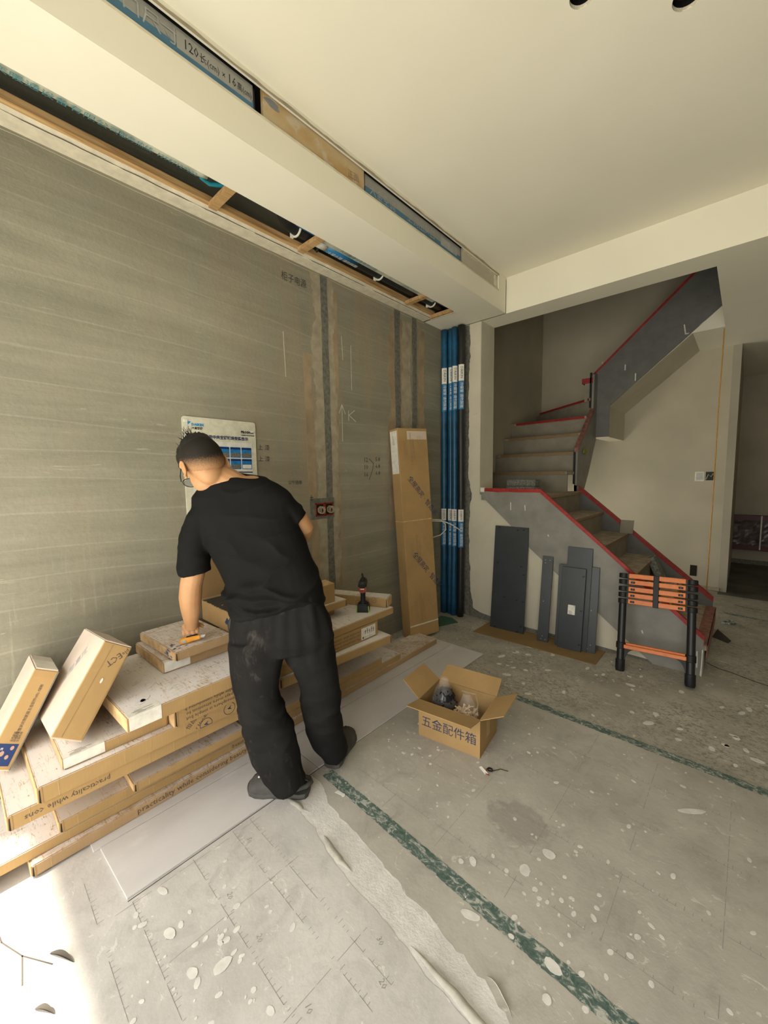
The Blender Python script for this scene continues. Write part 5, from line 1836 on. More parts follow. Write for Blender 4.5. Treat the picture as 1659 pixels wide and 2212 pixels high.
# tall carton leaning in the corner
RT = ((0.268, 0.963, 0.032), (-0.961, 0.269, -0.056), (-0.062, -0.016, 0.998))
R = Matrix(RT).transposed()
cT, sT = V((-2.248, 2.904, 0.993)), V((0.328, 0.128, 1.857))
t = thing('tall_carton', 'tall narrow carton standing in the corner beside the blue pipes', 'carton', cT - R @ V((0, 0, sT.z / 2 + 0.05)), R)
hx, hy, hz = sT.x / 2, sT.y / 2, sT.z + 0.05
m = MB()
m.box((-hx, -hy, 0), (hx, hy, hz))
m.build('body', 'card', t, bevel=0.003)
m = MB()
m.box((-hx - 0.0008, -hy + 0.012, hz - 0.40), (-hx, hy - 0.010, hz - 0.02))
sk = m.build('label_sticker', 'label_white', t)
m = MB()
for i in range(7):
    m.box((-hx - 0.0012, -hy + 0.05 + 0.003 * i, hz - 0.14 + 0.012 * i), (-hx - 0.0008, -hy + 0.085, hz - 0.137 + 0.012 * i))
m.build('label_print', 'ink_soft', sk)
m = MB()
m.box((-hx + 0.002, -hy - 0.0008, 1.075), (hx - 0.002, -hy, 1.083))
m.box((-hx - 0.0008, -hy, 1.075), (-hx, hy, 1.080))
m.build('fold_line', 'card_end', t)
m = MB()
m.obox((-hx + 0.002, -hy - 0.0008, 0.115), (sT.x - 0.004, 0, 0.0), (0, 0.0008, 0), (0, 0, 0.012))
m.build('tape_line', 'gypsum_edge', t)
m = MB()
m.obox((-hx + 0.10, -hy - 0.0006, hz - 0.10), (sT.x - 0.11, 0, 0), (0, 0.0006, 0), (0, 0, 0.075))
m.build('tape_band', 'card_pale', t)
def ct(s_, size, x, z, ux, mat='ink_soft', nm='lettering', sx=1.0):
    ux = V((ux[0], 0, ux[1])).normalized()
    text(t, nm, s_, size, (x, -hy, z), ux, V((-ux.z, 0, ux.x)), mat, off=0.0013, lift=(0, -1, 0), sx=sx)
for zc in (1.39, 0.70):
    ct('全屋高定 · 智造家', 0.062, 0.070, zc - 0.10, (0.62, -0.78), 'ink_blue', sx=0.95)
for zc in (1.72, 0.80, 0.27):
    ct('COMMITTED TO\nMAKING HOME PERFECT', 0.026, -0.015, zc, (0.03, -1), 'ink_faint')
    ct('The atmosphere is simple but rich\nand it pays more attention to\npracticality while considering', 0.013, -0.085, zc, (0.03, -1), 'ink_faint')
    em = []
    for q in range(3):
        cx_, cz_ = 0.065 + 0.040 * q, zc + 0.10 - 0.055 * q
        em.append([(cx_ + 0.018 * math.cos(a), -hy, cz_ + 0.018 * math.sin(a)) for a in np.linspace(0, 2 * pi, 16)])
        em.append([(cx_ - 0.008, -hy, cz_ - 0.004), (cx_ + 0.007, -hy, cz_ + 0.006)])
    em.append([(0.045, -hy, zc + 0.075), (0.145, -hy, zc - 0.065)])
    em = [[p for p in pl if abs(p[0]) < hx - 0.002] for pl in em]
    stroke(t, 'emblem_ring', em, 0.0022, 'ink_faint', (0, -1, 0), off=0.0012)

# cordless driver standing on its battery
t = thing('cordless_driver', 'black cordless driver standing on its battery on the stacked cartons', 'power tool', (-1.955, 1.93, 0.5512), math.radians(40))
m = MB()
m.prism([(-0.046, -0.036, 0), (0.046, -0.036, 0), (0.042, -0.036, 0.040), (0.030, -0.030, 0.058), (-0.030, -0.030, 0.058), (-0.042, -0.036, 0.040)], (0, 0.085, 0))
m.build('battery', 'black', t, bevel=0.006, seg=2)
for s_ in (-1, 1):
    m = MB()
    m.prism([(s_ * 0.040, -0.038, 0.002), (s_ * 0.046, -0.038, 0.002), (s_ * 0.043, -0.038, 0.042), (s_ * 0.037, -0.038, 0.050)], (0, 0.004, 0))
    m.build('green_trim', 'lime', t)
m = MB()
m.tube([(0, 0.0, 0.050), (0, 0.0, 0.085), (0, -0.003, 0.12), (0, -0.008, 0.155), (0, -0.010, 0.175)], [0.021, 0.0175, 0.0175, 0.021, 0.023], 14)
m.build('handle', 'black', t, smooth='auto')
m = MB()
m.tube([(0, -0.050, 0.190), (0, -0.040, 0.193), (0, 0.02, 0.196), (0, 0.075, 0.197), (0, 0.105, 0.197)], [0.018, 0.030, 0.032, 0.028, 0.018], 16)
m.build('motor_body', 'black_rubber', t, smooth='auto')
m = MB()
m.tube([(0, -0.044, 0.172), (0, -0.02, 0.172)], 0.030, 14)
hb = m.build('red_band', 'drill_red', t, smooth='auto')
m = MB()
m.box((-0.013, -0.0455, 0.167), (0.013, -0.0435, 0.180))
m.build('light_bar', 'drill_light', hb)
m = MB()
m.tube([(0, 0.0, 0.215), (0, 0.0, 0.232), (0, 0.01, 0.246)], [0.022, 0.015, 0.007], 10)
m.build('top_cap', 'black', t, smooth='auto')
m = MB()
m.tube([(0, 0.012, 0.24), (-0.006, 0.03, 0.262)], 0.006, 8)
m.build('bit', 'black', t)

# ------------------------------------------------------------------ the man
TORSO = [(-1.607, 1.0208, 0.866, 0.1469, 0.1329, 0.0649, 0.125),
    (-1.6025, 1.0249, 0.8861, 0.1557, 0.1408, 0.0668, 0.13),
    (-1.6188, 1.0235, 0.9571, 0.1589, 0.1437, 0.0532, 0.13),
    (-1.646, 1.0192, 1.035, 0.1576, 0.1425, 0.0387, 0.125),
    (-1.6785, 1.0033, 1.117, 0.1626, 0.147, 0.033, 0.12),
    (-1.7159, 0.9829, 1.2049, 0.1644, 0.1487, 0.0328, 0.118),
    (-1.7414, 0.9666, 1.2934, 0.1732, 0.1566, 0.0325, 0.114),
    (-1.7612, 0.9487, 1.3621, 0.1782, 0.1612, 0.03, 0.108),
    (-1.764, 0.9394, 1.4282, 0.1627, 0.1471, 0.03, 0.098),
    (-1.7543, 0.9415, 1.4804, 0.1294, 0.117, 0.0216, 0.08),
    (-1.7454, 0.9428, 1.5084, 0.0773, 0.0699, 0.0116, 0.055)]
SLEEVE_L = [(-1.8543, 0.8511, 1.3864, 0.0654, 0.0592, 0.0207, 0.075),
    (-1.891, 0.8111, 1.3088, 0.055, 0.0498, 0.0013, 0.074),
    (-1.9155, 0.7889, 1.2233, 0.0515, 0.0466, -0.0119, 0.072),
    (-1.9273, 0.781, 1.1454, 0.0522, 0.0472, -0.0009, 0.069),
    (-1.9319, 0.7809, 1.0878, 0.0553, 0.05, 0.0092, 0.067),
    (-1.9314, 0.784, 1.0501, 0.0565, 0.0511, 0.0148, 0.065)]
SLEEVE_R = [(-1.6739, 1.0277, 1.4209, 0.0359, 0.0325, 0.0377, 0.07),
    (-1.6314, 1.0729, 1.3837, 0.04, 0.0362, 0.0345, 0.075),
    (-1.6002, 1.1146, 1.3359, 0.0319, 0.0288, 0.0283, 0.072),
    (-1.5806, 1.1458, 1.2988, 0.0229, 0.0207, 0.0265, 0.064)]
PELVIS = [(-1.5983, 1.0286, 0.9688, 0.1363, 0.1233, 0.0288, 0.11),
    (-1.5901, 1.0225, 0.8929, 0.1538, 0.1391, 0.0274, 0.118),
    (-1.5803, 1.0179, 0.8161, 0.1712, 0.1548, 0.025, 0.122),
    (-1.5748, 1.0162, 0.7408, 0.1792, 0.1621, 0.0193, 0.118),
    (-1.5703, 1.0202, 0.6913, 0.1496, 0.1353, 0.0109, 0.1)]
LEG_L = [(-1.6395, 0.9239, 0.7462, 0.0913, 0.0825, -0.0016, 0.105),
    (-1.6307, 0.9184, 0.6874, 0.0927, 0.0839, 0.0017, 0.092),
    (-1.6295, 0.9061, 0.6114, 0.0822, 0.0743, -0.0014, 0.08),
    (-1.6215, 0.9065, 0.5171, 0.0745, 0.0674, 0.002, 0.078),
    (-1.6017, 0.9177, 0.421, 0.0755, 0.0683, 0.0043, 0.082),
    (-1.5753, 0.9321, 0.3201, 0.0797, 0.0721, 0.0076, 0.088),
    (-1.5498, 0.9471, 0.2195, 0.0775, 0.0701, 0.01, 0.09),
    (-1.522, 0.9628, 0.1421, 0.0696, 0.0629, 0.0125, 0.085),
    (-1.4981, 0.9776, 0.0976, 0.0585, 0.0529, 0.015, 0.078),
    (-1.4851, 0.9854, 0.0723, 0.0506, 0.0458, 0.0198, 0.07)]
LEG_R = [(-1.5057, 1.1191, 0.7346, 0.087, 0.0787, 0.0133, 0.115),
    (-1.5054, 1.1262, 0.6694, 0.0867, 0.0784, 0.0123, 0.105),
    (-1.4984, 1.1459, 0.595, 0.0773, 0.07, 0.008, 0.092),
    (-1.4966, 1.1678, 0.4884, 0.069, 0.0624, 0.0035, 0.085),
    (-1.5073, 1.1851, 0.3608, 0.0692, 0.0626, 0.0024, 0.085),
    (-1.5181, 1.2023, 0.2541, 0.0686, 0.062, 0.0062, 0.086),
    (-1.514, 1.2262, 0.1668, 0.0642, 0.058, 0.0089, 0.084),
    (-1.5016, 1.2509, 0.1141, 0.0542, 0.049, 0.0192, 0.08),
    (-1.4973, 1.2616, 0.0724, 0.0474, 0.0428, 0.022, 0.072)]
ARM_L = [(-1.8969, 0.8125, 1.2885, 0.055), (-1.9171, 0.7915, 1.1785, 0.052), (-1.9329, 0.7812, 1.0662, 0.051), (-1.9516, 0.7698, 0.9931, 0.05), (-1.9679, 0.7685, 0.9264, 0.0515), (-1.984, 0.7742, 0.8707, 0.047), (-1.9999, 0.78, 0.8188, 0.039), (-2.0153, 0.7863, 0.7778, 0.031), (-2.0234, 0.7884, 0.7537, 0.029)]
ARM_R = [(-1.6405, 1.0646, 1.4037, 0.052), (-1.606, 1.116, 1.3355, 0.05), (-1.5981, 1.1569, 1.2877, 0.047), (-1.5986, 1.1834, 1.2508, 0.044), (-1.6374, 1.2022, 1.2082, 0.041), (-1.7406, 1.2168, 1.1382, 0.034), (-1.8353, 1.212, 1.0651, 0.028)]
NECK = [(-1.7344, 0.9729, 1.3771, 0.088), (-1.7668, 0.9369, 1.4348, 0.08), (-1.8016, 0.8973, 1.4747, 0.075), (-1.8333, 0.8605, 1.5013, 0.072), (-1.8521, 0.8355, 1.5231, 0.066)]

def loft(m, rs, n=20, flat=2.2, cap=True):
    """rings given as centre, half-width vector and depth radius"""
    cs = [V(r[0:3]) for r in rs]
    out = []
    for i, r in enumerate(rs):
        h = V(r[3:6])
        t = (cs[min(i + 1, len(cs) - 1)] - cs[max(0, i - 1)]).normalized()
        h2 = h - t * h.dot(t) * 0.6
        d = t.cross(h).normalized() * r[6]
        ring = []
        for k in range(n):
            a = 2 * pi * k / n
            c, s = math.cos(a), math.sin(a)
            ring.append(cs[i] + h2 * (abs(c) ** (2 / flat) * (1 if c >= 0 else -1)) + d * (abs(s) ** (2 / flat) * (1 if s >= 0 else -1)))
        out.append(ring)
    m.rings(out, cap)
def limb(m, ps, n=16):
    m.tube([p[:3] for p in ps], [p[3] for p in ps], n)
def remesh(m, voxel, smooth=4, sub=0):
    me = bpy.data.meshes.new('r')
    me.from_pydata([tuple(q) for q in m.v], [], m.f)
    bm = bmesh.new()
    bm.from_mesh(me)
    bmesh.ops.recalc_face_normals(bm, faces=bm.faces)
    bm.to_mesh(me)
    bm.free()
    o = bpy.data.objects.new('r', me)
    md = o.modifiers.new('r', 'REMESH')
    md.mode = 'VOXEL'
    md.voxel_size = voxel
    if smooth:
        sm = o.modifiers.new('s', 'SMOOTH')
        sm.factor = 0.5
        sm.iterations = smooth
    out = evaluated(o)
    bpy.data.objects.remove(o)
    return out
def displace(me, fn):
    n = len(me.vertices)
    co = np.empty(n * 3)
    me.vertices.foreach_get('co', co)
    no = np.empty(n * 3)
    me.vertex_normals.foreach_get('vector', no)
    co, no = co.reshape(-1, 3), no.reshape(-1, 3)
    d = np.array([fn(V(c)) for c in co])
    co += no * d[:, None]
    me.vertices.foreach_set('co', co.ravel())
    me.update()

man = thing('person', 'man in black T-shirt and baggy trousers bending to cut a carton, seen from behind', 'person', (-1.55, 1.08, 0.0))
def own(nm, me, mat, parent=None):
    me.transform(XF[man.name].inverted())
    return link(nm, me, mat, parent or man, True)

# head frame
HC = V((-1.8633, 0.8091, 1.5784))
FD = V((-0.82, 0.16, -0.56)).normalized()
LF = V((-0.12, -1.0, -0.20)).normalized()
LF = (LF - FD * LF.dot(FD)).normalized()
UPH = FD.cross(LF).normalized()
if UPH.z < 0:
    UPH = -UPH
HC = HC + V((0.006, 0.006, -0.014))
HM = Matrix(((LF.x, FD.x, UPH.x, HC.x), (LF.y, FD.y, UPH.y, HC.y), (LF.z, FD.z, UPH.z, HC.z), (0, 0, 0, 1)))
def hp(l, f_, u):
    return HM @ (V((l, f_, u)) * 1.13)
def hball(m, c, r, n=20, k=14, tilt=None):
    q = MB()
    q.ball((0, 0, 0), r, n, k)   # radii grow with hp()
    m.add([hp(*(V(c) + V(p))) for p in q.v], q.f)

# body: arms, hands, neck, head and a slim trunk and legs under the clothes, one surface
b = MB()
limb(b, ARM_L)
limb(b, ARM_R)
limb(b, NECK)
loft(b, [(r[0], r[1], r[2], r[3] * .8, r[4] * .8, r[5] * .8, r[6] * .75) for r in TORSO])
loft(b, [(r[0], r[1], r[2], r[3] * .8, r[4] * .8, r[5] * .8, r[6] * .75) for r in PELVIS])
limb(b, [(LEG_L[0][0], LEG_L[0][1], LEG_L[0][2] + 0.05, .07), (*LEG_L[2][:3], .062), (*LEG_L[4][:3], .052), (*LEG_L[6][:3], .046), (LEG_L[8][0] - 0.01, LEG_L[8][1], 0.06, .038)])
limb(b, [(LEG_R[0][0], LEG_R[0][1], LEG_R[0][2] + 0.05, .07), (*LEG_R[2][:3], .062), (*LEG_R[4][:3], .052), (*LEG_R[6][:3], .046), (LEG_R[8][0] - 0.02, LEG_R[8][1] + 0.02, 0.06, .038)])
hball(b, (0, -0.010, 0.012), (0.076, 0.094, 0.094), 28, 18)
hball(b, (0, 0.030, -0.045), (0.060, 0.062, 0.072), 24, 14)
hball(b, (0, 0.055, -0.085), (0.040, 0.040, 0.034), 20, 12)
hball(b, (0, -0.022, -0.050), (0.054, 0.044, 0.060), 20, 12)
b.tube([hp(0, 0.078, 0.005), hp(0, 0.092, -0.018), hp(0, 0.102, -0.036), hp(0, 0.090, -0.046)], [0.008, 0.011, 0.015, 0.010], 10)
hball(b, (0, 0.086, -0.066), (0.022, 0.010, 0.006), 14, 8)
hball(b, (0, 0.082, -0.075), (0.019, 0.010, 0.006), 14, 8)
hball(b, (0, 0.076, 0.020), (0.050, 0.014, 0.009), 16, 8)
for s in (-1, 1):
    # ear: rim, lobe and inner bowl
    e0 = V((s * 0.078, -0.012, -0.022))
    rim = []
    for k in range(15):
        a = math.radians(-120 + 275 * k / 14)
        rim.append(hp(e0.x + s * (0.006 + 0.007 * (1 - math.cos(a - 0.6)) * 0.5), e0.y - 0.019 * math.cos(a) - 0.006, e0.z + 0.031 * math.sin(a) + 0.004))
    b.tube(rim, 0.0052, 8)
    hball(b, (e0.x + s * 0.005, e0.y - 0.004, e0.z + 0.002), (0.008, 0.017, 0.027), 14, 10)
    hball(b, (e0.x + s * 0.006, e0.y + 0.006, e0.z - 0.026), (0.006, 0.009, 0.011), 12, 8)
# left hand closed on the knife; KD runs along the handle
K0, K1 = V((-2.043, 0.733, 0.694)), V((-2.012, 0.822, 0.702))
KD = (K1 - K0).normalized()
WR = V(ARM_L[-1][:3])
PC = V((-2.045, 0.793, 0.752))
down = (V((-2.042, 0.792, 0.700)) - PC).normalized()
side = KD.cross(down).normalized()
if side.dot(V((1, -0.6, 0))) < 0:
    side = -side                           # fingers close round the handle on the camera side
b.tube([WR, WR.lerp(PC, 0.6), PC], [0.028, 0.031, 0.030], 14)
for k, (o_, L_, r_) in enumerate(((-0.034, 0.92, 0.0088), (-0.013, 1.02, 0.0095), (0.008, 1.06, 0.0098), (0.028, 1.0, 0.0094))):
    base = PC + KD * o_ + side * 0.010
    b.tube([PC + KD * o_ * 0.55 + V((0, 0, 0.016)), base + V((0, 0, 0.006))], [0.017, 0.0145], 10)
    p1 = base + side * 0.017 * L_ - V((0, 0, 0.008))
    p2 = p1 - V((0, 0, 0.017 * L_)) + side * 0.002
    p3 = p2 - side * 0.020 * L_ - V((0, 0, 0.006))
    p4 = p3 - side * 0.012 + V((0, 0, 0.006))
    b.tube([base, p1, p1.lerp(p2, 0.6), p2, p3, p4], [r_ * 1.15, r_ * 1.12, r_, r_, r_ * 0.95, r_ * 0.8], 10)
tb_ = PC + KD * 0.030 - side * 0.010 + V((0, 0, 0.004))
b.tube([PC + V((0, 0, 0.01)), tb_, tb_ + KD * 0.018 - V((0, 0, 0.014)) - side * 0.006, tb_ + KD * 0.030 - V((0, 0, 0.024)) - side * 0.002], [0.020, 0.0145, 0.0110, 0.0088], 10)
# right hand, out of sight, resting on the open carton
RW = V(ARM_R[-1][:3])
for k in range(4):
    d = V((-0.70, -0.15 + 0.12 * k, -0.62)).normalized()
    s0 = RW + V((-0.045, -0.024 + 0.017 * k, -0.045))
    b.tube([RW, s0, s0 + d * 0.035, s0 + d * 0.06 + V((0, 0, -0.018)), s0 + d * 0.068 + V((0.004, 0, -0.036))], [0.024, 0.0115, 0.0098, 0.009, 0.0075], 10)
b.tube([RW, RW + V((-0.02, -0.035, -0.03)), RW + V((-0.045, -0.055, -0.055)), RW + V((-0.06, -0.05, -0.085))], [0.022, 0.014, 0.0105, 0.0085], 10)
body = own('body', remesh(b, 0.0042, 6), 'skin')
for s in (-1, 1):
    m = MB()
    hball(m, (s * 0.031, 0.080, 0.002), (0.011, 0.008, 0.008), 12, 8)
    m.build('eye', 'ink', man, world=True, smooth=True)

# hair: a thick cap on top and a cropped fade round the sides and back
def shell(nm, mat, inside, thick, nse, seg=56, rows=34):
    vs, fs, ok = [], [], {}
    for j in range(rows + 1):
        th = pi * j / rows
        for i in range(seg):
            ph = 2 * pi * i / seg
            d = V((math.sin(th) * math.cos(ph), math.sin(th) * math.sin(ph), math.cos(th)))
            q = V((d.x * 0.076, d.y * 0.094 - 0.010, d.z * (0.094 if d.z > 0 else 0.108) + 0.012))
            k = inside(d)
            r_ = thick * max(0.0, min(1.0, k)) + nse * (mnoise.noise(d * 9) + 0.5 * mnoise.noise(d * 24)) * max(0, min(1, k * 1.5))
            vs.append(hp(*(q + d * (-0.006 + 0.0068 * max(0.0, min(1.0, k * 5)) + r_))))
            ok[(j, i)] = k > 0
    for j in range(rows):
        for i in range(seg):
            k = (i + 1) % seg
            if ok[(j, i)] or ok[(j, k)] or ok[(j + 1, i)] or ok[(j + 1, k)]:
                fs.append((j * seg + i, j * seg + k, (j + 1) * seg + k, (j + 1) * seg + i))
    m = MB()
    m.add(vs, fs)
    return m.build(nm, mat, man, world=True, smooth=True)
hair = shell('hair', 'hair_black', lambda d: (d.z - (0.34 - 0.60 * max(0, min(1, d.y * 1.8)) if d.y < 0.62 else 0.05 + (d.y - 0.62) * 1.2)) * 1.5, 0.021, 0.009)
def m_fade():
    n = NT('cropped_hair', 0.7, 0.2)
    at_ = n.node('ShaderNodeAttribute')
    at_.attribute_name = 'fade'
    k = n.mr(n.noise(n.map(n.obj(), (1, 1, 0.35)), 420, 2, 0.7), 0.34, 0.60)
    f2 = n.math('ADD', n.math('MULTIPLY', at_.outputs[2], 1.5), n.math('MULTIPLY', n.math('SUBTRACT', k, 0.5), 0.34))
    n.col(n.mix(n.mr(f2, 0.10, 1.05), (0.36, 0.20, 0.10), (0.016, 0.013, 0.010)))
    MATS['fade'] = n.m
m_fade()
fade = shell('cropped_hair', 'fade', lambda d: (d.z + 0.36 + 0.74 * max(0, -d.y) - (2.2 * max(0, d.y - 0.30) if d.z < 0.25 else 0)) * 3.0, 0.0050, 0.0)
at_ = fade.data.attributes.new('fade', 'FLOAT', 'POINT')
inv = HM.inverted() @ XF[man.name]
at_.data.foreach_set('value', [max(0.0, min(1.0, (((inv @ v.co).z / 1.13 - 0.012) / 0.094 + 0.34 + 0.70 * max(0, -(inv @ v.co).y / 1.13 / 0.094)) / 0.95)) for v in fade.data.vertices])
m = MB()
rs = random.Random(12)
for i in range(420):
    a, r_ = rs.uniform(0, 2 * pi), math.sqrt(rs.random())
    x, y = 0.052 * r_ * math.cos(a), 0.070 * r_ * math.sin(a) + 0.012
    z = 0.012 + 0.094 * math.sqrt(max(0.05, 1 - (x / 0.076) ** 2 - ((y + 0.01) / 0.094) ** 2)) + 0.012
    if i < 14:
        x, y, z = 0.012 + rs.gauss(0, 0.010), -0.030 + rs.gauss(0, 0.012), 0.118
        L_ = rs.uniform(0.035, 0.055)
        d = V((rs.gauss(-0.1, 0.35), rs.gauss(-0.1, 0.3), 1)).normalized()
    else:
        L_ = rs.uniform(0.016, 0.030)
        d = V((rs.gauss(0, 0.4), 0.5 + rs.gauss(0, 0.4), 0.62)).normalized()
    p = V((x, y, z))
    e = V((rs.gauss(0, 1), rs.gauss(0, 1), 0)).normalized() * L_ * 0.3
    m.tube([hp(*p), hp(*(p + d * L_ * 0.5)), hp(*(p + d * L_ + e))], [0.0022, 0.0016, 0.0004], 4)
stuff(m.build('hair_tuft', 'hair_black', hair, world=True, smooth=True))

# glasses
m = MB()
for s in (-1, 1):
    m.tube([hp(s * 0.083, -0.018, -0.004), hp(s * 0.082, 0.02, 0.004), hp(s * 0.078, 0.07, 0.004), hp(s * 0.070, 0.108, 0.002)], 0.0021, 6)
gl = m.build('glasses', 'black', man, world=True, smooth=True)
m = MB()
for s in (-1, 1):
    m.tube([hp(s * 0.038 + 0.030 * math.cos(a), 0.110 - 0.006 * abs(math.cos(a)), -0.010 + 0.021 * math.sin(a)) for a in np.linspace(0, 2 * pi, 22)], 0.0020, 6)
m.tube([hp(-0.010, 0.111, -0.004), hp(0, 0.114, 0.0), hp(0.010, 0.111, -0.004)], 0.002, 6)
m.build('rim', 'black', gl, world=True, smooth=True)
for s in (-1, 1):
    m = MB()
    c = hp(s * 0.038, 0.108, -0.010)
    m.disc(c, LF, UPH, 0.029, 0.020, FD * 0.0012, 18)
    m.build('lens', 'lens', gl, world=True)

# T-shirt
m = MB()
loft(m, TORSO, 28, 2.5)
loft(m, SLEEVE_L, 22, 2.1)
loft(m, SLEEVE_R, 22, 2.1)
me = remesh(m, 0.0066, 3)
def folds(p):
    q = V((p.x * 3.0 + p.z * 5.5, p.y * 3.5 - p.z * 5.0, p.z * 2.0))
    a = 1 - abs(mnoise.noise(q * 1.6))
    big = mnoise.noise(p * 5.5)
    low = max(0.0, min(1.0, (1.25 - p.z) / 0.30))
    leftside = max(0.0, min(1.0, (1.06 - p.y) / 0.12))
    armpit = max(0.0, 1 - (p - V((-1.86, 0.84, 1.17))).length / 0.18)
    k = (0.25 + 0.75 * max(low * (0.35 + 0.65 * leftside), armpit)) * (0.3 if p.y < 0.84 else 1.0)
    big *= 0.4 if p.y < 0.85 else 1.0
    tuck = max(0.0, 1 - abs(p.z - 0.955 - 0.02 * mnoise.noise(p * 14)) / 0.030) * leftside
    return 0.026 * (a ** 5 - 0.2) * k + 0.006 * big + 0.020 * tuck
displace(me, folds)
own('t_shirt', me, 'shirt_black')

# trousers
m = MB()
loft(m, PELVIS, 26, 2.5)
loft(m, LEG_L, 22, 2.2)
loft(m, LEG_R, 22, 2.2)
me = remesh(m, 0.0078, 5)
def tfolds(p):
    knee = max(0.0, 1 - abs(p.z - 0.36) / 0.17)
    hem = max(0.0, 1 - p.z / 0.16)
    hip = max(0.0, (p.z - 0.52) / 0.35)
    w = mnoise.noise(V((p.x * 6, p.y * 6, p.z * 30)))
    h_ = 1 - abs(mnoise.noise(V((p.x * 5 + p.z * 3, p.y * 5, p.z * 9 + p.x * 4))))
    vert = mnoise.noise(V((p.x * 22, p.y * 22, p.z * 2.5)))
    return 0.009 * knee * w + 0.016 * (h_ ** 4 - 0.25) * (0.3 + 0.7 * max(knee, hem)) + 0.011 * hip * vert + 0.006 * mnoise.noise(p * 7)
displace(me, tfolds)
tr = own('trousers', me, 'trouser_black')
m = MB()
m.tube([(-1.742, 0.862, 0.86), (-1.756, 0.858, 0.82), (-1.752, 0.862, 0.775), (-1.735, 0.868, 0.745)], [0.006, 0.014, 0.014, 0.006], 8)
m.build('pocket_opening', 'black', tr, world=True, smooth=True)

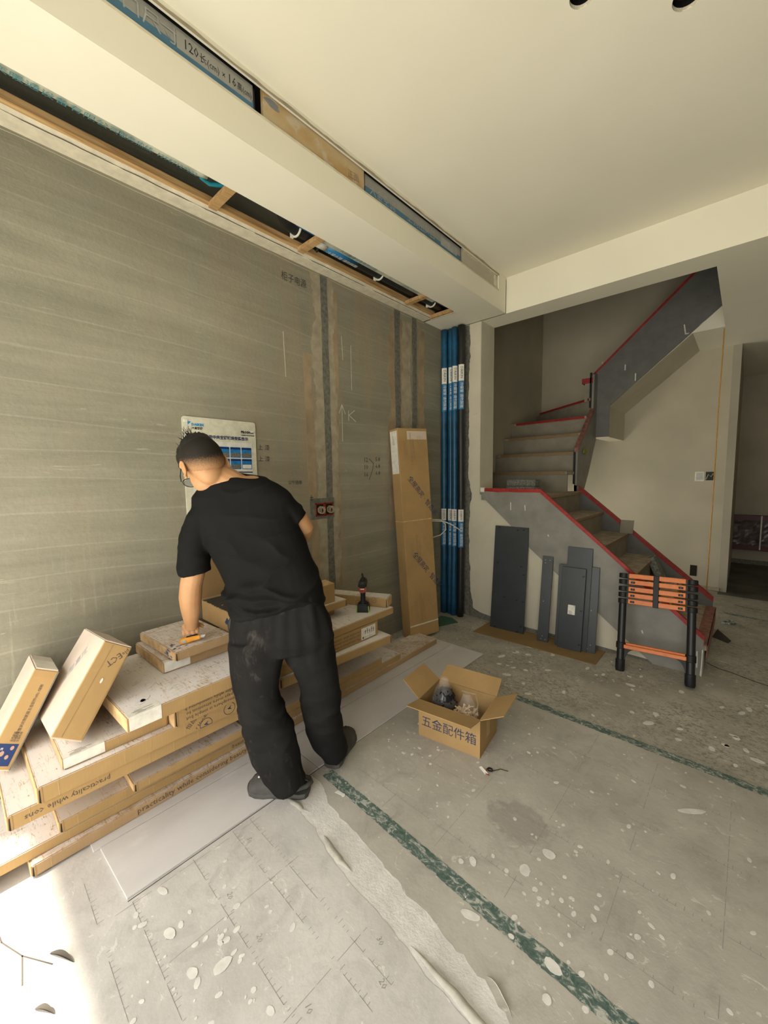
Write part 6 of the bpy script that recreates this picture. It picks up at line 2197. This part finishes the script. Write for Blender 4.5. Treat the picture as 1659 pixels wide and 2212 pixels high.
# clogs
def clog(heel, toe, holes, lab):
    h, t_ = V((*heel, 0)), V((*toe, 0))
    d = (t_ - h)
    L_ = d.length
    d.normalize()
    s = V((-d.y, d.x, 0))
    prof = [(0.0, 0.024), (0.03, 0.040), (0.12, 0.048), (0.30, 0.046), (0.50, 0.051), (0.68, 0.061), (0.82, 0.060), (0.93, 0.047), (0.985, 0.026), (1.0, 0.010)]
    sole = []
    m = MB()
    for z0, grow in ((0.004, -0.003), (0.012, 0.002), (0.024, 0.002), (0.030, -0.002)):
        ring = [h + d * (L_ * a) + s * (w + grow) + V((0, 0, z0 + (0.010 if a > 0.93 else 0))) for a, w in prof] + [h + d * (L_ * a) - s * (w + grow) + V((0, 0, z0 + (0.010 if a > 0.93 else 0))) for a, w in reversed(prof)]
        sole.append(ring)
    m.rings(sole)
    cl = m.build('clog', 'croc', man, world=True, smooth='auto')
    m = MB()
    rr = []
    for a in np.linspace(0.30, 0.985, 12):
        w = np.interp(a, [p[0] for p in prof], [p[1] for p in prof]) - 0.002
        top = np.interp(a, [0.30, 0.45, 0.62, 0.80, 0.92, 0.985], [0.108, 0.112, 0.104, 0.088, 0.070, 0.042])
        ring = []
        for k in range(13):
            q = pi * k / 12
            ring.append(h + d * (L_ * a) + s * (w * math.cos(q)) + V((0, 0, 0.026 + (top - 0.026) * math.sin(q) ** 0.75)))
        ring += [h + d * (L_ * a) + s * (w * 0.9 * math.cos(q)) + V((0, 0, 0.024)) for q in (pi, pi * 0.5, 0)]
        rr.append(ring)
    m.rings(rr)
    up = m.build('upper', 'croc', cl, world=True, smooth='auto')
    m = MB()
    m.tube([h + d * (L_ * 0.40) + s * 0.043 + V((0, 0, 0.045)), h + d * (L_ * 0.2) + s * 0.045 + V((0, 0, 0.052)), h + d * (L_ * 0.02) + s * 0.026 + V((0, 0, 0.060)), h - d * 0.012 + V((0, 0, 0.062)), h + d * (L_ * 0.02) - s * 0.026 + V((0, 0, 0.060)), h + d * (L_ * 0.2) - s * 0.045 + V((0, 0, 0.052)), h + d * (L_ * 0.40) - s * 0.043 + V((0, 0, 0.045))], 0.011, 8)
    m.build('heel_strap', 'croc', cl, world=True, smooth=True)
    m = MB()
    def surf(a, q):
        wd = np.interp(a, [p_[0] for p_ in prof], [p_[1] for p_ in prof]) - 0.002
        top = np.interp(a, [0.30, 0.45, 0.62, 0.80, 0.92, 0.985], [0.108, 0.112, 0.104, 0.088, 0.070, 0.042])
        return h + d * (L_ * a) + s * (wd * math.cos(q)) + V((0, 0, 0.026 + (top - 0.026) * math.sin(q) ** 0.75))
    for a, w, c in holes:
        q = math.acos(max(-1, min(1, w)))
        p = surf(a, q)
        u_ = (surf(a + 0.02, q) - surf(a - 0.02, q)).normalized()
        v_ = (surf(a, q + 0.05) - surf(a, q - 0.05)).normalized()
        nrm = u_.cross(v_).normalized()
        if nrm.z < 0:
            nrm = -nrm
        (m if c else m2).disc(p - nrm * 0.002, u_, v_, 0.0066, 0.0056, nrm * 0.0034, 10)
    if m.f:
        m.build('vent_hole', 'black', cl, world=True)
    return cl
m2 = MB()
clg = clog((-1.462, 1.062), (-1.700, 0.885), [(0.85, -0.52, 1), (0.88, -0.20, 1), (0.74, -0.48, 1), (0.81, 0.0, 0), (0.70, -0.15, 0), (0.79, 0.32, 0), (0.67, 0.22, 0)], 'left')
m2.build('pale_vent_hole', 'label_white', clg, world=True)
clog((-1.505, 1.235), (-1.635, 1.485), [(0.88, 0.2, 1), (0.86, -0.2, 1), (0.78, 0.0, 1)], 'right')

# utility knife in the left hand
t = thing('utility_knife', 'yellow and grey utility knife gripped in the left hand of the man', 'knife', tuple(K0))
KS = KD.cross(V((0, 0, 1))).normalized()
KU = KS.cross(KD).normalized()
m = MB()
L_ = (K1 - K0).length
pr = [(0.0, -0.009), (0.006, -0.016), (0.03, -0.015), (0.06, -0.012), (L_, -0.010), (L_, 0.010), (0.06, 0.012), (0.02, 0.013), (0.003, 0.008)]
m.prism([V((0, 0, 0)) + KD * a + KU * c - KS * 0.011 for a, c in pr], KS * 0.022)
m.build('handle', 'yellow_plastic', t, bevel=0.003, seg=2)
m = MB()
m.prism([KD * a + KU * c - KS * 0.0125 for a, c in ((0.006, -0.010), (0.034, -0.009), (0.030, 0.007), (0.008, 0.005))], KS * 0.025)
m.build('grey_grip', 'grey_plastic', t, bevel=0.002)
m = MB()
m.prism([KD * a + KU * 0.010 - KS * 0.006 for a in (0.030, L_ - 0.008)] + [KD * a + KU * 0.015 - KS * 0.006 for a in (L_ - 0.012, 0.036)], KS * 0.012)
m.build('slider', 'black', t)
m = MB()
m.prism([KD * a + KU * c - KS * 0.0006 for a, c in ((L_, -0.007), (L_ + 0.018, -0.010), (L_ + 0.026, 0.003), (L_, 0.006))], KS * 0.0012)
m.build('blade', 'steel', t)
bpy.data.scenes.remove(TMP)
